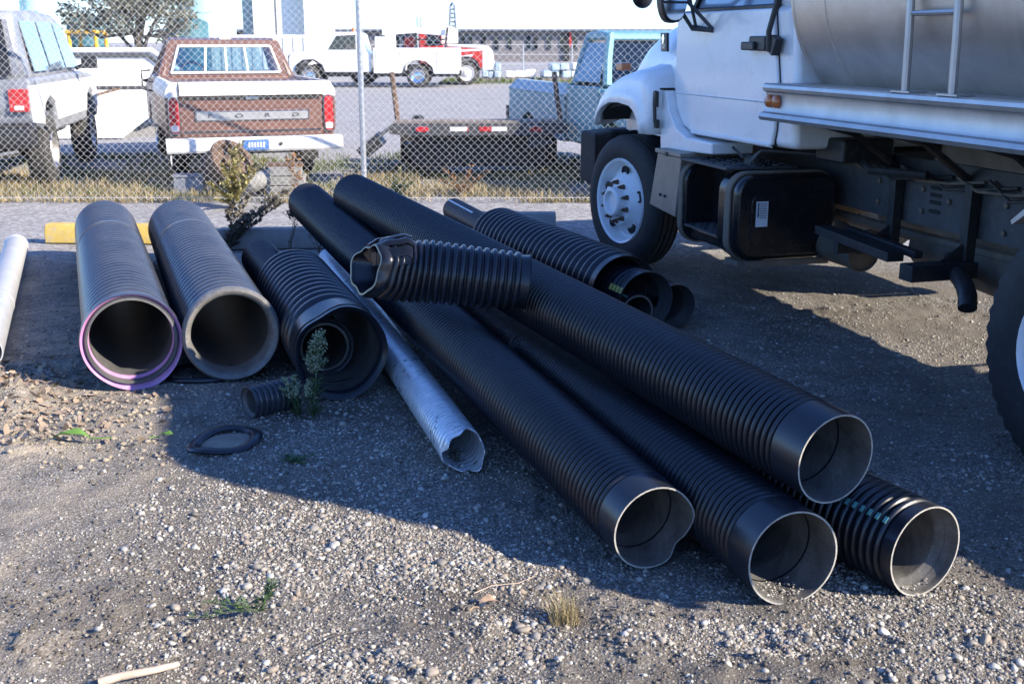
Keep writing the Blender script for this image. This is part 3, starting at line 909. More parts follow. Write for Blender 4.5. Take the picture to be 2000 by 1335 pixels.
mb.lathe([(0.05, 0.134), (0.03, 0.146), (0.0, 0.143), (-0.01, 0.135), (0.02, 0.127)] + [(0.05 + k * 0.036, 0.127 - 0.006 * (k % 2)) for k in range(19)] + [(lnC, 0.132)], 56, axis=(0, 0, 1), up=(0, 1, 0), rfun=crush)
mb.build('liner', M['hdpe'], C_, angle=50)
mb = MB()          # folded flaps over the crumpled end
for k in range(9):
    a = -0.85 + k * 0.24
    R0 = 0.150
    p0 = Vector((math.sin(-a) * R0 * 0.98, math.cos(a) * R0 * 0.95, 0.17 - 0.006 * k))
    p1 = Vector((math.sin(-a) * R0 * 0.93, math.cos(a) * R0 * 0.84 + 0.012 * (k % 2), 0.07))
    p2 = Vector((math.sin(-a) * R0 * 0.72, math.cos(a) * R0 * 0.50 + 0.012 * (k % 3), -0.01 - 0.012 * (k % 2)))
    p3 = Vector((math.sin(-a) * R0 * 0.45, math.cos(a) * R0 * 0.16 - 0.01 * (k % 3), 0.015 + 0.02 * (k % 2)))
    q_ = [p0, (p0 + p1) / 2 + Vector((0, 0.010, 0)), p1, (p1 + p2) / 2 + Vector((0, 0.008, -0.01)), p2, (p2 + p3) / 2, p3]
    nq_ = len(q_)
    vs = []
    for i_, p_ in enumerate(q_):
        w_ = 0.026 * (1 - 0.35 * i_ / nq_)
        for j_ in range(5):
            u_ = j_ / 2 - 1
            vs.append(p_ + Vector((u_ * w_ * math.cos(a), u_ * w_ * math.sin(a), 0)) + Vector((0, 0.008 * (1 - u_ * u_) * (1 if k % 2 else -0.6), 0)))
    mb.add(vs, [(i_ * 5 + j_, i_ * 5 + j_ + 1, (i_ + 1) * 5 + j_ + 1, (i_ + 1) * 5 + j_) for i_ in range(nq_ - 1) for j_ in range(4)])
mb.build('folded_lip', M['tape'], C_, angle=60)
mb = MB()
mb.lathe([(0.0, 0.143), (-0.012, 0.139), (-0.012, 0.129), (0.0, 0.127)], 56, axis=(0, 0, 1), up=(0, 1, 0), rfun=crush, closed=True)
mb.build('torn_rim', M['tape'], C_, angle=60)
mb = MB()
mb.lathe([(lnC, 0.138), (lnC + 0.002, 0.10), (lnC + 0.002, 0.001)], 40, axis=(0, 0, 1), up=(0, 1, 0))
mb.build('end_cap', M['hdpe'], C_, angle=60)

for ch in C_.children:          # the crushed mouth is cut and bent open towards the yard
    for v in ch.data.vertices:
        f = max(0.0, 1 - max(v.co.z, 0.0) / 0.30)
        v.co.z += (-v.co.x + 0.02) * 0.52 * f + 0.20 * v.co.y * f
        if ch.name.startswith('folded'):
            v.co.z += 0.02
# tear in A's lip
for ch in A_.children:
    if ch.name.startswith('end_band'):
        for v in ch.data.vertices:
            if v.co.z < 0.075:
                ang = math.atan2(-v.co.x, -v.co.y)      # 0 at the bottom, + towards the right
                f = math.exp(-((ang - 1.0) / 0.36) ** 2) * (1 - v.co.z / 0.075)
                v.co.z += 0.026 * f + 0.013 * f * math.sin(ang * 37) + 0.006 * f * math.sin(ang * 83)
                k = 1 - 0.05 * f + 0.05 * math.exp(-((ang - 1.75) / 0.3) ** 2) * (1 - v.co.z / 0.1)
                v.co.x *= k; v.co.y *= k
# nested group on the right: sleeve E, yellow-dashed F, striped G through both, H beside
hd = (-0.369, 0.929)
E_, ln = corr_pipe('ribbed_pipe_sleeve', 'big widely ribbed black pipe beside the tanker wheel with two more pipes nested in it',
                   (0.680, 6.65, 0.236), (-0.10, 8.62, 0.236), 0.232, 0.082, 0.022, band=0.06, band_r=0.222, m='hdpe', m_in='hdpe_in_dark', group=PIPES, seg=64, n=9, flat=0.35, rimcut=False)
F_, ln = corr_pipe('nested_corrugated_pipe', 'black corrugated pipe with yellow dashes, nested in the big ribbed pipe by the tanker',
                   (0.795, 6.50, 0.215), (0.05, 8.38, 0.215), 0.172, 0.06, 0.012, band=0.07, band_r=0.176, m='hdpe', m_in='hdpe_in_dark', group=PIPES, seg=56, rimcut=False)
mb = MB()
for k in range(4):
    a = R(66)
    mb.box((math.sin(a) * 0.176, math.cos(a) * 0.176, 0.02 + 0.043 * k), (0.036, 0.005, 0.03), (0, 0, -a))
mb.build('dashed_stripe', M['stripe_yellow'], F_)
G_, ln = corr_pipe('nested_corrugated_pipe', 'slim black pipe with a pale stripe, running right through the nested ribbed pipes',
                   (0.745, 6.50, 0.150), (-0.545, 10.50, 0.175), 0.108, 0.028, 0.007, m='hdpe', m_in='hdpe_in_dark', group=PIPES, seg=40, n=5)
mb = MB()
a = R(28)
mb.box((math.sin(a) * 0.1085, math.cos(a) * 0.1085, ln - 0.42), (0.016, 0.003, 0.8), (0, 0, -a))
mb.build('stripe', M['stripe_white'], G_)
mb = MB()
a = R(35)
for k in range(9):
    mb.box((math.sin(a) * 0.1085, math.cos(a) * 0.1085, 0.03 + 0.028 * k), (0.014, 0.003, 0.018), (0, 0, -a))
mb.build('dashed_stripe', M['stripe_teal'], G_)
H_, ln = corr_pipe('corrugated_pipe', 'black corrugated pipe between the big ribbed pipe and the tanker, only its mouth showing',
                   (1.00, 6.70, 0.137), (0.40, 8.2, 0.137), 0.135, 0.05, 0.012, band=0.06, band_r=0.134, m='hdpe', m_in='hdpe_in_dark', group=PIPES, seg=40, rimcut=False)
# pale pipe under T's far half
pv, ln = pipe_root('slim_pale_pipe', 'slim pale grey plastic pipe lying half hidden behind the top long pipe', 'pipe', (-0.355, 8.55, 0.13), (-0.62, 9.05, 0.16))
mb = MB()
mb.lathe([(0, 0.028), (0, 0.032), (ln, 0.032), (ln, 0.028), (0, 0.028)], 20, axis=(0, 0, 1))
mb.build('pipe_wall', M['stripe_white'], pv)

# short piece in front
sh, ln = corr_pipe('short_pipe_offcut', 'small squashed offcut of ribbed black pipe on the gravel before the wide pipes',
                   (-1.225, 4.985, 0.078), (-1.04, 5.14, 0.082), 0.082, 0.030, 0.012, band=0.012, band_r=0.078, m='hdpe_dusty', m_in='hdpe_in_dark', group=PIPES, seg=40, wob=0.03, rimcut=False, n=8)

# spiral galvanised pipe
gv, ln = pipe_root('spiral_metal_pipe', 'thin galvanised spiral metal pipe with dark stains and a torn front end', 'pipe', (-0.196, 4.308, 0.088), (-1.391, 8.466, 0.088))
seg = 40
zz = np.arange(0, ln + 1e-6, 0.006); th = np.arange(seg) * 2 * math.pi / seg
Z, TH = np.meshgrid(zz, th, indexing='ij')
ph = Z / 0.034 - TH / (2 * math.pi)
rr = 0.0865 + 0.0016 * np.cos(2 * math.pi * ph) + 0.0018 * np.exp(-((ph - np.round(ph)) / 0.12) ** 2)
lip = np.clip(1 - Z / 0.10, 0, 1)
rr = rr * (1 + lip * (0.04 * np.sin(3 * TH + 0.4) - 0.10 * np.exp(-(((TH - 5.0)) / 0.22) ** 2) + 0.03 * np.exp(-(((TH - 4.3)) / 0.4) ** 2)))
zj = Z + lip ** 3 * 0.03 * (np.sin(2 * TH) + 0.5 * np.sin(7 * TH))
V = np.stack([np.sin(-TH) * rr, np.cos(TH) * rr, zj], -1).reshape(-1, 3)
ii = np.arange(len(zz) * seg).reshape(len(zz), seg)
Fq = np.stack([ii[:-1], ii[1:], np.roll(ii, -1, 1)[1:], np.roll(ii, -1, 1)[:-1]], -1).reshape(-1, 4)
o = np_mesh('spiral_wall', V, Fq, M['spiral'], gv)
md = o.modifiers.new('solid', 'SOLIDIFY'); md.thickness = 0.004; md.offset = 0

# bright aluminium pipe at the left edge
_u = Vector((-3.99 + 2.78, 9.0 - 5.9, 0)).normalized(); _n = Vector((_u.y, -_u.x, 0))
SP_B = Vector((-3.97, 9.13, 0.088)) - _n * 0.088; SP_A = Vector((-2.74, 5.85, 0.088)) - _n * 0.088
al, ln = pipe_root('smooth_metal_pipe', 'smooth bright silver pipe lying alone at the far left edge', 'pipe', SP_A, SP_B)
mb = MB()
mb.lathe([(0, 0.081), (0, 0.088), (ln, 0.088), (ln, 0.081), (0, 0.081)], 40, axis=(0, 0, 1), up=(0, 1, 0))
mb.build('pipe_wall', M['palepipe'], al)
for pr_c in ([(1.2, 0.088), (1.205, 0.091), (1.235, 0.091), (1.24, 0.088)], [(ln - 0.06, 0.088), (ln - 0.055, 0.093), (ln - 0.005, 0.093), (ln, 0.088)]):
    mb = MB()
    mb.lathe(pr_c, 40, axis=(0, 0, 1))
    mb.build('collar', M['palepipe'], al)

# rubber rings
def gasket(name, label, c, rx, ry, tw, thk, rot, group=None, tear=0.0):
    o = thing(name, label, 'gasket', c, rot, group)
    mb = MB()
    n, k = 64, 8
    vs, fs = [], []
    for i in range(n):
        t = 2 * math.pi * i / n
        cx, cy = rx * math.cos(t), ry * math.sin(t) * (1 - tear * math.cos(t))
        nrm = Vector((ry * math.cos(t), rx * math.sin(t), 0)).normalized()
        for j in range(k):
            a = 2 * math.pi * j / k
            p = Vector((cx, cy, thk * 0.5)) + nrm * (tw * math.cos(a)) + Vector((0, 0, 1)) * (thk * math.sin(a) * 0.5 + 0.006 * math.sin(3 * t))
            vs.append(p)
    for i in range(n):
        for j in range(k):
            fs.append((i * k + j, ((i + 1) % n) * k + j, ((i + 1) % n) * k + (j + 1) % k, i * k + (j + 1) % k))
    mb.add(vs, fs)
    mb.build('ring', M['hdpe'], o, angle=60)
    return o
gk = gasket('rubber_gasket', 'flat black rubber ring with sand inside, alone on the gravel', (-1.25, 4.66, 0.0), 0.122, 0.158, 0.027, 0.022, R(-20), 'rubber rings', 0.14)
mb = MB()
mb.lathe([(0.0, 0.12), (0.012, 0.09), (0.018, 0.04), (0.016, 0.001)], 28, c=(0.01, 0.0, 0), axis=(0, 0, 1))
mb.build('sand_fill', M['sand'], gk)
gasket('rubber_gasket', 'flat black rubber ring half hidden under the grey-mouthed wide pipe', (-1.63, 5.68, 0.0), 0.17, 0.16, 0.02, 0.03, 0, 'rubber rings')

# sand/grit inside B's mouth as part of B, swept gravel
def mouth_grit(root, Rr, length):
    n = 260
    mb = MB()
    for k in range(n):
        z = 0.02 + RNG.random() * length
        a = math.pi + (RNG.random() - 0.5) * 0.9
        s = 0.002 + 0.004 * RNG.random() ** 2
        c = Vector((math.sin(a) * Rr * 0.985, math.cos(a) * Rr * 0.985 + s * 0.4, z))
        V0 = ok_shapes[k % 8] * s
        mb.add([c + Vector(v) for v in V0], [tuple(f) for f in octF])
    o = mb.build('loose_grit', M['pebble'], root, smooth=False)
    o['kind'] = 'stuff'
mouth_grit(B_, 0.146, 0.22)
mouth_grit(D_, 0.140, 0.2)

# ------------------------------------------------------------------ parking blocks
def block(label, c, ln, h, w, rz, m, group):
    o = thing('parking_block', label, 'parking block', c, rz, group)
    mb = MB()
    mb.prism([(-w / 2, 0), (w / 2, 0), (w / 2, h * 0.55), (w / 2 - 0.03, h), (-w / 2 + 0.03, h), (-w / 2, h * 0.55)], -ln / 2, ln / 2, 'x')
    mb.build('concrete_bar', m, o, bevel=0.012)
    return o
BL = 'concrete parking blocks behind the pipes'
block('yellow painted parking block behind the wide pipes, its left end bare to the sun', (-3.50, 9.74, 0), 1.12, 0.165, 0.17, R(-3), M['yellowblock'], BL)
block('bare grey parking block in the shade between the dead weed and the long pipes', (-1.80, 9.50, 0), 1.60, 0.17, 0.18, R(4), M['concrete'], BL)
block('bare grey parking block behind the nested ribbed pipes near the tanker wheel', (-0.02, 10.52, 0), 0.86, 0.15, 0.18, R(1), M['concrete'], BL)

# ------------------------------------------------------------------ wheels
def wheel(parent, pos, Rr, w, rr, side, tm, rm, steer=0.0, lugs=0, holes=0, hub='convex', tread=0, seg=40, cap=None):
    """tyre mesh named wheel with sub-parts rim, lug_nut, hub_cap; side -1 = outer face towards local -x"""
    s = side
    mb = MB()
    h = w / 2
    prof = [(-h + 0.02, rr), (-h + 0.004, rr + 0.02), (-h, rr + (Rr - rr) * 0.45), (-h + 0.012, Rr - 0.045), (-h + 0.035, Rr - 0.012)]
    g = 4 if tread >= 0 else 0
    x0, x1 = -h + 0.035, h - 0.035
    for k in range(g):
        a = x0 + (x1 - x0) * (k + 0.7) / (g + 0.4)
        prof += [(a, Rr), (a + 0.002, Rr - 0.014), (a + 0.012, Rr - 0.014), (a + 0.014, Rr)]
    prof += [(h - 0.035, Rr - 0.012), (h - 0.012, Rr - 0.045), (h, rr + (Rr - rr) * 0.45), (h - 0.004, rr + 0.02), (h - 0.02, rr)]
    npf = len(prof)
    def rf(j, th, hh, r):
        if tread > 0 and (3 <= j <= 4 or npf - 5 <= j <= npf - 4):
            return r - (0.016 if int(th / (2 * math.pi) * tread * 2 + 0.01) % 2 else 0)
        return r
    mb.lathe(prof, seg if tread <= 0 else tread * 2, axis=(1, 0, 0), rfun=rf)
    o = mb.build('wheel', tm, parent, angle=38)
    o.location = pos
    o.rotation_euler = (0, 0, steer)
    d = s * h
    mb = MB()
    if hub == 'convex':
        pr_ = [(s * (h - 0.01), rr + 0.012), (s * (h + 0.004), rr + 0.004), (s * (h - 0.006), rr - 0.012), (s * (h - 0.07), rr - 0.03), (s * (h - 0.075), rr * 0.84), (s * (h - 0.035), rr * 0.66), (s * (h + 0.012), rr * 0.54), (s * (h + 0.018), rr * 0.40), (s * (h + 0.045), rr * 0.39), (s * (h + 0.075), rr * 0.30), (s * (h + 0.08), 0.001)]
    elif hub == 'hub':
        pr_ = [(s * (h - 0.01), rr + 0.012), (s * (h + 0.006), rr + 0.004), (s * (h - 0.004), rr - 0.012), (s * (h - 0.085), rr - 0.035), (s * (h - 0.09), rr * 0.86), (s * (h - 0.06), rr * 0.74), (s * (h + 0.0), rr * 0.60), (s * (h + 0.016), rr * 0.56), (s * (h + 0.018), rr * 0.36), (s * (h + 0.075), rr * 0.345), (s * (h + 0.085), rr * 0.31), (s * (h + 0.085), rr * 0.26), (s * (h + 0.055), rr * 0.24), (s * (h + 0.055), 0.001)]
    elif hub == 'dish':
        pr_ = [(s * (h - 0.01), rr + 0.012), (s * (h + 0.004), rr + 0.004), (s * (h - 0.02), rr - 0.02), (s * (h - 0.10), rr - 0.035), (s * (h - 0.13), rr * 0.55), (s * (h - 0.06), rr * 0.42), (s * (h - 0.05), rr * 0.2), (s * (h - 0.05), 0.001)]
    else:
        pr_ = [(s * (h - 0.01), rr + 0.006), (s * (h + 0.002), rr), (s * (h - 0.02), rr - 0.02), (s * (h - 0.045), rr * 0.75), (s * (h - 0.02), rr * 0.45), (s * (h - 0.005), rr * 0.3), (s * (h), 0.001)]
    mb.lathe(pr_, 36, axis=(1, 0, 0))
    # inner barrel
    mb.lathe([(-s * (h - 0.02), rr), (s * (h - 0.08), rr - 0.02)], 36, axis=(1, 0, 0))
    mb.build('rim', rm, o, angle=40)
    if holes:
        proto = None
        for k in range(holes):
            a = 2 * math.pi * (k + 0.3) / holes
            c = (s * (h - 0.045), math.cos(a) * rr * 0.72, math.sin(a) * rr * 0.72)
            if proto is None:
                mb = MB(); mb.lathe([(-0.006, 0.001), (-0.006, 0.04), (0.012, 0.045), (0.014, 0.034), (0.004, 0.03), (0.004, 0.001)], 16, axis=(s, 0, 0))
                proto = mb.build('hand_hole', M['dark'], o); p = proto
            else:
                p = proto.copy(); COL.objects.link(p); p.parent = o
            p.location = c
            p.rotation_euler = (0, 0, 0)
    if lugs:
        proto = None
        for k in range(lugs):
            a = 2 * math.pi * (k + 0.5) / lugs
            if proto is None:
                mb = MB()
                mb.lathe([(0, 0.001), (0, 0.021), (0.008, 0.021), (0.008, 0.017), (0.036, 0.015), (0.036, 0.009), (0.055, 0.009), (0.055, 0.001)], 6, axis=(s, 0, 0))
                proto = mb.build('lug_nut', M['rustmetal'], o, angle=20); p = proto
            else:
                p = proto.copy(); COL.objects.link(p); p.parent = o
            p.location = (s * (h + 0.016), math.cos(a) * rr * 0.47, math.sin(a) * rr * 0.47)
    return o

def quad_panel(pts, t=0.006):
    """thin panel: 4+ outline points, thickened along its normal"""
    P = [Vector(p) for p in pts]
    nn = (P[1] - P[0]).cross(P[2] - P[0]).normalized() * t
    n = len(P)
    mb = MB()
    mb.add([p for p in P] + [p + nn for p in P], [tuple(range(n)), tuple(range(2 * n - 1, n - 1, -1))] + [(i, i + n, (i + 1) % n + n, (i + 1) % n) for i in range(n)])
    return mb

def rrect(y0, y1, z0, z1, r, k=6):
    out = []
    for cx, cz, a0 in ((y1 - r, z1 - r, 0), (y0 + r, z1 - r, 90), (y0 + r, z0 + r, 180), (y1 - r, z0 + r, 270)):
        for i in range(k + 1):
            a = R(a0 + 90 * i / k)
            out.append((cx + r * math.cos(a), cz + r * math.sin(a)))
    return out

# ------------------------------------------------------------------ tanker truck
HD = R(16)
dv = Vector((-math.sin(HD), math.cos(HD), 0)); nv_ = Vector((math.cos(HD), math.sin(HD), 0))
TR = thing('tanker_truck', 'white tanker truck with a stainless steel tank parked along the right of the pipes', 'truck', dv * 8.04 + nv_ * 4.38, HD)
FA, RA = 0.10, -4.66
wheel(TR, (-1.06, FA, 0.505), 0.505, 0.27, 0.318, -1, M['rubber'], M['white_paint'], steer=R(11), lugs=10, holes=5, tread=0, seg=64, hub='hub')
wheel(TR, (1.06, FA, 0.505), 0.505, 0.27, 0.318, 1, M['rubber'], M['white_paint'], steer=R(11), hub='hub')
for sx in (-1, 1):
    wheel(TR, (sx * 1.07, RA, 0.53), 0.53, 0.27, 0.28, sx, M['rubber'], M['white_paint'], hub='dish', lugs=10, tread=44)
    wheel(TR, (sx * 0.74, RA, 0.53), 0.53, 0.27, 0.295, -sx, M['rubber'], M['white_paint'], hub='flat', tread=44)
# chassis
mb = MB()
for sx in (-1, 1):
    mb.prism([(sx * 0.43, 0.70), (sx * 0.43, 0.98), (sx * 0.34, 0.98), (sx * 0.34, 0.965), (sx * 0.418, 0.965), (sx * 0.418, 0.715), (sx * 0.34, 0.715), (sx * 0.34, 0.70)], -6.8, 0.95, 'y')
mb.build('chassis_rail', M['greyframe'], TR)
mb = MB()
for y in (-6.6, -5.6, -4.0, -3.0, -1.9, -0.6, 0.7):
    mb.span(-0.41, 0.41, y - 0.05, y + 0.05, 0.73, 0.95)
mb.build('cross_member', M['blackmetal'], TR)
mb = MB()
for sx in (-1, 1):
    mb.span(sx * 0.36, sx * 0.45, -6.6, -2.30, 0.985, 1.07)
mb.build('subframe_rail', M['blackmetal'], TR, bevel=0.004)
mb = MB()      # tank cradles under the barrel
for y in (-2.75, -3.9, -5.0, -6.2):
    mb.prism([(-0.98, 1.45), (-0.80, 1.38), (-0.45, 1.10), (-0.45, 1.07), (0.45, 1.07), (0.45, 1.10), (0.80, 1.38), (0.98, 1.45), (0.5, 1.28), (0, 1.20), (-0.5, 1.28)], y - 0.04, y + 0.04, 'y')
mb.build('tank_cradle', M['blackmetal'], TR)
mb = MB()
mb.span(-0.47, -0.45, -4.1, -2.75, 1.075, 1.28)
mb.build('side_plate', M['mud'], TR)
mb = MB()
mb.tube([(-0.95, FA, 0.5), (-0.5, FA, 0.44), (0.5, FA, 0.44), (0.95, FA, 0.5)], 0.055, 10)
mb.build('front_axle', M['blackmetal'], TR)
mb = MB()
mb.tube([(-0.9, RA, 0.515), (0.9, RA, 0.515)], 0.085, 12)
mb.lathe([(-0.2, 0.08), (-0.16, 0.16), (0, 0.2), (0.16, 0.16), (0.2, 0.08)], 20, c=(0, RA, 0.515), axis=(0, 1, 0))
mb.build('rear_axle', M['mud'], TR)
mb = MB()
mb.tube([(0, -0.9, 0.72), (0, RA + 0.2, 0.55)], 0.055, 12)
mb.build('drive_shaft', M['mud'], TR)
for sx in (-1, 1):
    for yc, ln_ in ((FA, 1.3), (RA, 1.5)):
        mb = MB()
        for k in range(5):
            l2 = ln_ * (1 - 0.16 * k) / 2
            zz_ = 0.60 - 0.018 * k
            mb.tube([(sx * 0.46, yc - l2, zz_ + 0.09 * (1 - 0.16 * k) ** 2), (sx * 0.46, yc, zz_), (sx * 0.46, yc + l2, zz_ + 0.09 * (1 - 0.16 * k) ** 2)], 0.012, 6)
        mb.build('leaf_spring', M['mud'], TR)
mb = MB()
mb.span(-0.35, 0.35, -0.7, 0.6, 0.55, 1.1)
mb.build('engine_block', M['blackmetal'], TR, bevel=0.05)
mb = MB()      # gearbox and clutter behind the cab
mb.lathe([(0, 0.2), (0.5, 0.17), (0.9, 0.1)], 14, c=(0, -0.75, 0.72), axis=(0, -1, 0))
mb.span(-0.3, 0.3, -2.5, -1.6, 1.0, 1.06)
mb.build('gearbox', M['mud'], TR)
# front bumper
mb = MB()
mb.prism([(-1.20, 0.60), (-1.20, 0.98), (-0.85, 1.22), (0.85, 1.22), (1.20, 0.98), (1.20, 0.60), (0.9, 1.02), (-0.9, 1.02)], 0.56, 0.98, 'z')
mb.build('front_bumper', M['dark'], TR, bevel=0.03)

# hood (lofted) with fenders
def sup(t, w, zb, zt, nq=3.0):
    c, s_ = math.cos(t), math.sin(t)
    return (w * math.copysign(abs(c) ** (2 / nq), c), zb + (zt - zb) * abs(s_) ** (2 / nq))
st = [(-0.53, 1.025, 1.02, 1.94), (-0.3, 1.01, 1.02, 1.93), (-0.1, 0.995, 1.02, 1.915), (0.2, 0.97, 1.02, 1.86), (0.4, 0.945, 1.02, 1.79), (0.58, 0.92, 1.0, 1.68), (0.75, 0.88, 1.0, 1.52), (0.88, 0.83, 1.0, 1.34), (0.96, 0.78, 1.0, 1.18), (1.0, 0.74, 1.0, 1.05)]
mb = MB()
nn_ = 28
vs = []
for y, w, zb, zt in st:
    for k in range(nn_ + 1):
        x, z = sup(math.pi * k / nn_, w, zb, zt, 4.2)
        vs.append((x, y, z))
fs = [(i * (nn_ + 1) + k, i * (nn_ + 1) + k + 1, (i + 1) * (nn_ + 1) + k + 1, (i + 1) * (nn_ + 1) + k) for i in range(len(st) - 1) for k in range(nn_)]
fs.append(tuple((len(st) - 1) * (nn_ + 1) + k for k in range(nn_ + 1)))
mb.add(vs, fs)
mb.build('hood', M['white_paint'], TR, angle=50)
for sx in (-1, 1):
    # fender: lofted bulge with an open wheel arch
    mb = MB()
    outer = [(-0.455, 1.05), (-0.475, 1.2), (-0.48, 1.36), (-0.46, 1.46), (-0.36, 1.515), (-0.12, 1.51), (0.15, 1.465), (0.40, 1.385), (0.60, 1.27), (0.70, 1.15), (0.72, 1.05)]
    inner = [(-0.30, 1.05), (-0.285, 1.10), (-0.25, 1.15), (-0.19, 1.20), (-0.10, 1.235), (0.12, 1.25), (0.32, 1.24), (0.47, 1.20), (0.56, 1.15), (0.61, 1.10), (0.62, 1.05)]
    nO = len(outer)
    rows = []
    for x, kin, ko in ((0.70, 0.0, 1.08), (0.9, 0.0, 1.04), (1.05, 0.0, 1.0), (1.13, 0.0, 0.93), (1.175, 0.0, 0.80), (1.185, 0.0, 0.6), (1.19, 0.0, 0.38), (1.205, 0.0, 0.30), (1.21, 0.0, 0.1), (1.205, 0.0, 0.0), (1.17, 0.0, 0.0), (1.15, 0.0, 0.03)):
        row = []
        for (yo, zo), (yi, zi) in zip(outer, inner):
            f = min(1.0, ko)
            row.append((sx * x, yi + (yo - yi) * f, zi + (zo - zi) * f + (0.05 if ko > 1.02 else 0)))
        rows.append(row)
    vs = [v for r_ in rows for v in r_]
    fs = [(i * nO + k, i * nO + k + 1, (i + 1) * nO + k + 1, (i + 1) * nO + k) for i in range(len(rows) - 1) for k in range(nO - 1)]
    mb.add(vs, fs)
    o = mb.build('fender', M['white_paint'], TR, angle=50)
    md = o.modifiers.new('solid', 'SOLIDIFY'); md.thickness = 0.012; md.offset = -1
    mb = MB()      # dark liner in the arch
    mb.prism([(-0.30, 1.10), (-0.2, 1.19), (0.12, 1.235), (0.47, 1.19), (0.61, 1.09), (0.61, 1.12), (0.5, 1.24), (0.12, 1.30), (-0.2, 1.24), (-0.33, 1.13)], sx * 0.5, sx * 1.14, 'x')
    mb.build('arch_liner', M['dark'], TR)
    mb = MB()
    mb.prism([(-0.46, 1.365), (-0.53, 1.365), (-0.60, 1.22), (-0.72, 1.12), (-0.90, 1.065), (-1.30, 1.06), (-1.30, 0.985), (-0.55, 0.955), (-0.50, 0.905), (-0.47, 0.91), (-0.455, 1.03), (-0.46, 1.045)], sx * 0.8, sx * 1.10, 'x')
    mb.build('cowl_skirt', M['white_paint'], TR, bevel=0.012)
mb = MB()
mb.tube([(-1.15, -0.475, 1.36), (-1.16, -0.475, 1.28), (-1.16, -0.495, 1.15), (-1.15, -0.50, 1.11)], 0.014, 8)
mb.box((-1.15, -0.475, 1.30), (0.03, 0.05, 0.11))
mb.box((-1.145, -0.495, 1.13), (0.03, 0.045, 0.06))
mb.build('hood_latch', M['blackplastic'], TR, bevel=0.006)
mb = MB()
mb.span(-1.115, -1.0, -0.53, -0.43, 1.366, 1.378)
mb.build('hood_seam', M['dark'], TR)
# badge
bd = quad_panel([(-1.0, -0.215, 1.755), (-1.008, -0.255, 1.625), (-1.02, -0.385, 1.625), (-1.014, -0.36, 1.755)], 0.02).build('badge', M['blackplastic'], TR, bevel=0.004)
text('badge_number', '7500', 0.048, M['chrome'], bd, (-1.034, -0.312, 1.662), (math.pi / 2, 0, R(-90) + R(4)), 0.002, 0.85)
mb = MB()
mb.prism([(-0.012, 0.03), (0.012, 0.03), (0.018, 0.01), (0.03, 0.005), (0.018, -0.012), (0.012, -0.035), (-0.012, -0.035), (-0.018, -0.012), (-0.03, 0.005), (-0.018, 0.01)], -0.002, 0.002, 'x')
cr = mb.build('badge_crest', M['chrome'], bd); cr.location = (-1.0335, -0.300, 1.715)
mb = MB()
mb.prism(rrect(0.42, 0.56, 1.475, 1.535, 0.02), -1.06, -0.98, 'x')
mb.build('turn_signal', M['amber'], TR, bevel=0.012)

# cab
mb = MB()
mb.prism([(-2.20, 1.09), (-0.95, 1.07), (-0.66, 1.18), (-0.55, 1.36), (-0.52, 1.90), (-2.14, 1.90)], -1.015, 1.015, 'x')
mb.build('cab_shell', M['white_paint'], TR, bevel=0.045, segs=3)
def hexa(b, t):
    mb = MB()
    (bx0, bx1, by0, by1, bz), (tx0, tx1, ty0, ty1, tz) = b, t
    mb.add([(bx0, by0, bz), (bx1, by0, bz), (bx1, by1, bz), (bx0, by1, bz), (tx0, ty0, tz), (tx1, ty0, tz), (tx1, ty1, tz), (tx0, ty1, tz)],
           [(0, 3, 2, 1), (4, 5, 6, 7), (0, 1, 5, 4), (1, 2, 6, 5), (2, 3, 7, 6), (3, 0, 4, 7)])
    return mb
hexa((-1.0, 1.0, -2.135, -0.60, 1.88), (-0.86, 0.86, -2.08, -1.16, 2.58)).build('cab_roof', M['white_paint'], TR, bevel=0.06, segs=3)
quad_panel([(-0.92, -0.63, 1.94), (0.92, -0.63, 1.94), (0.80, -1.085, 2.50), (-0.80, -1.085, 2.50)], 0.012).build('windshield', M['bluesky_glass'], TR)
quad_panel([(-0.7, -2.14, 1.98), (-0.66, -2.105, 2.42), (0.66, -2.105, 2.42), (0.7, -2.14, 1.98)], 0.01).build('rear_window', M['bluesky_glass'], TR)
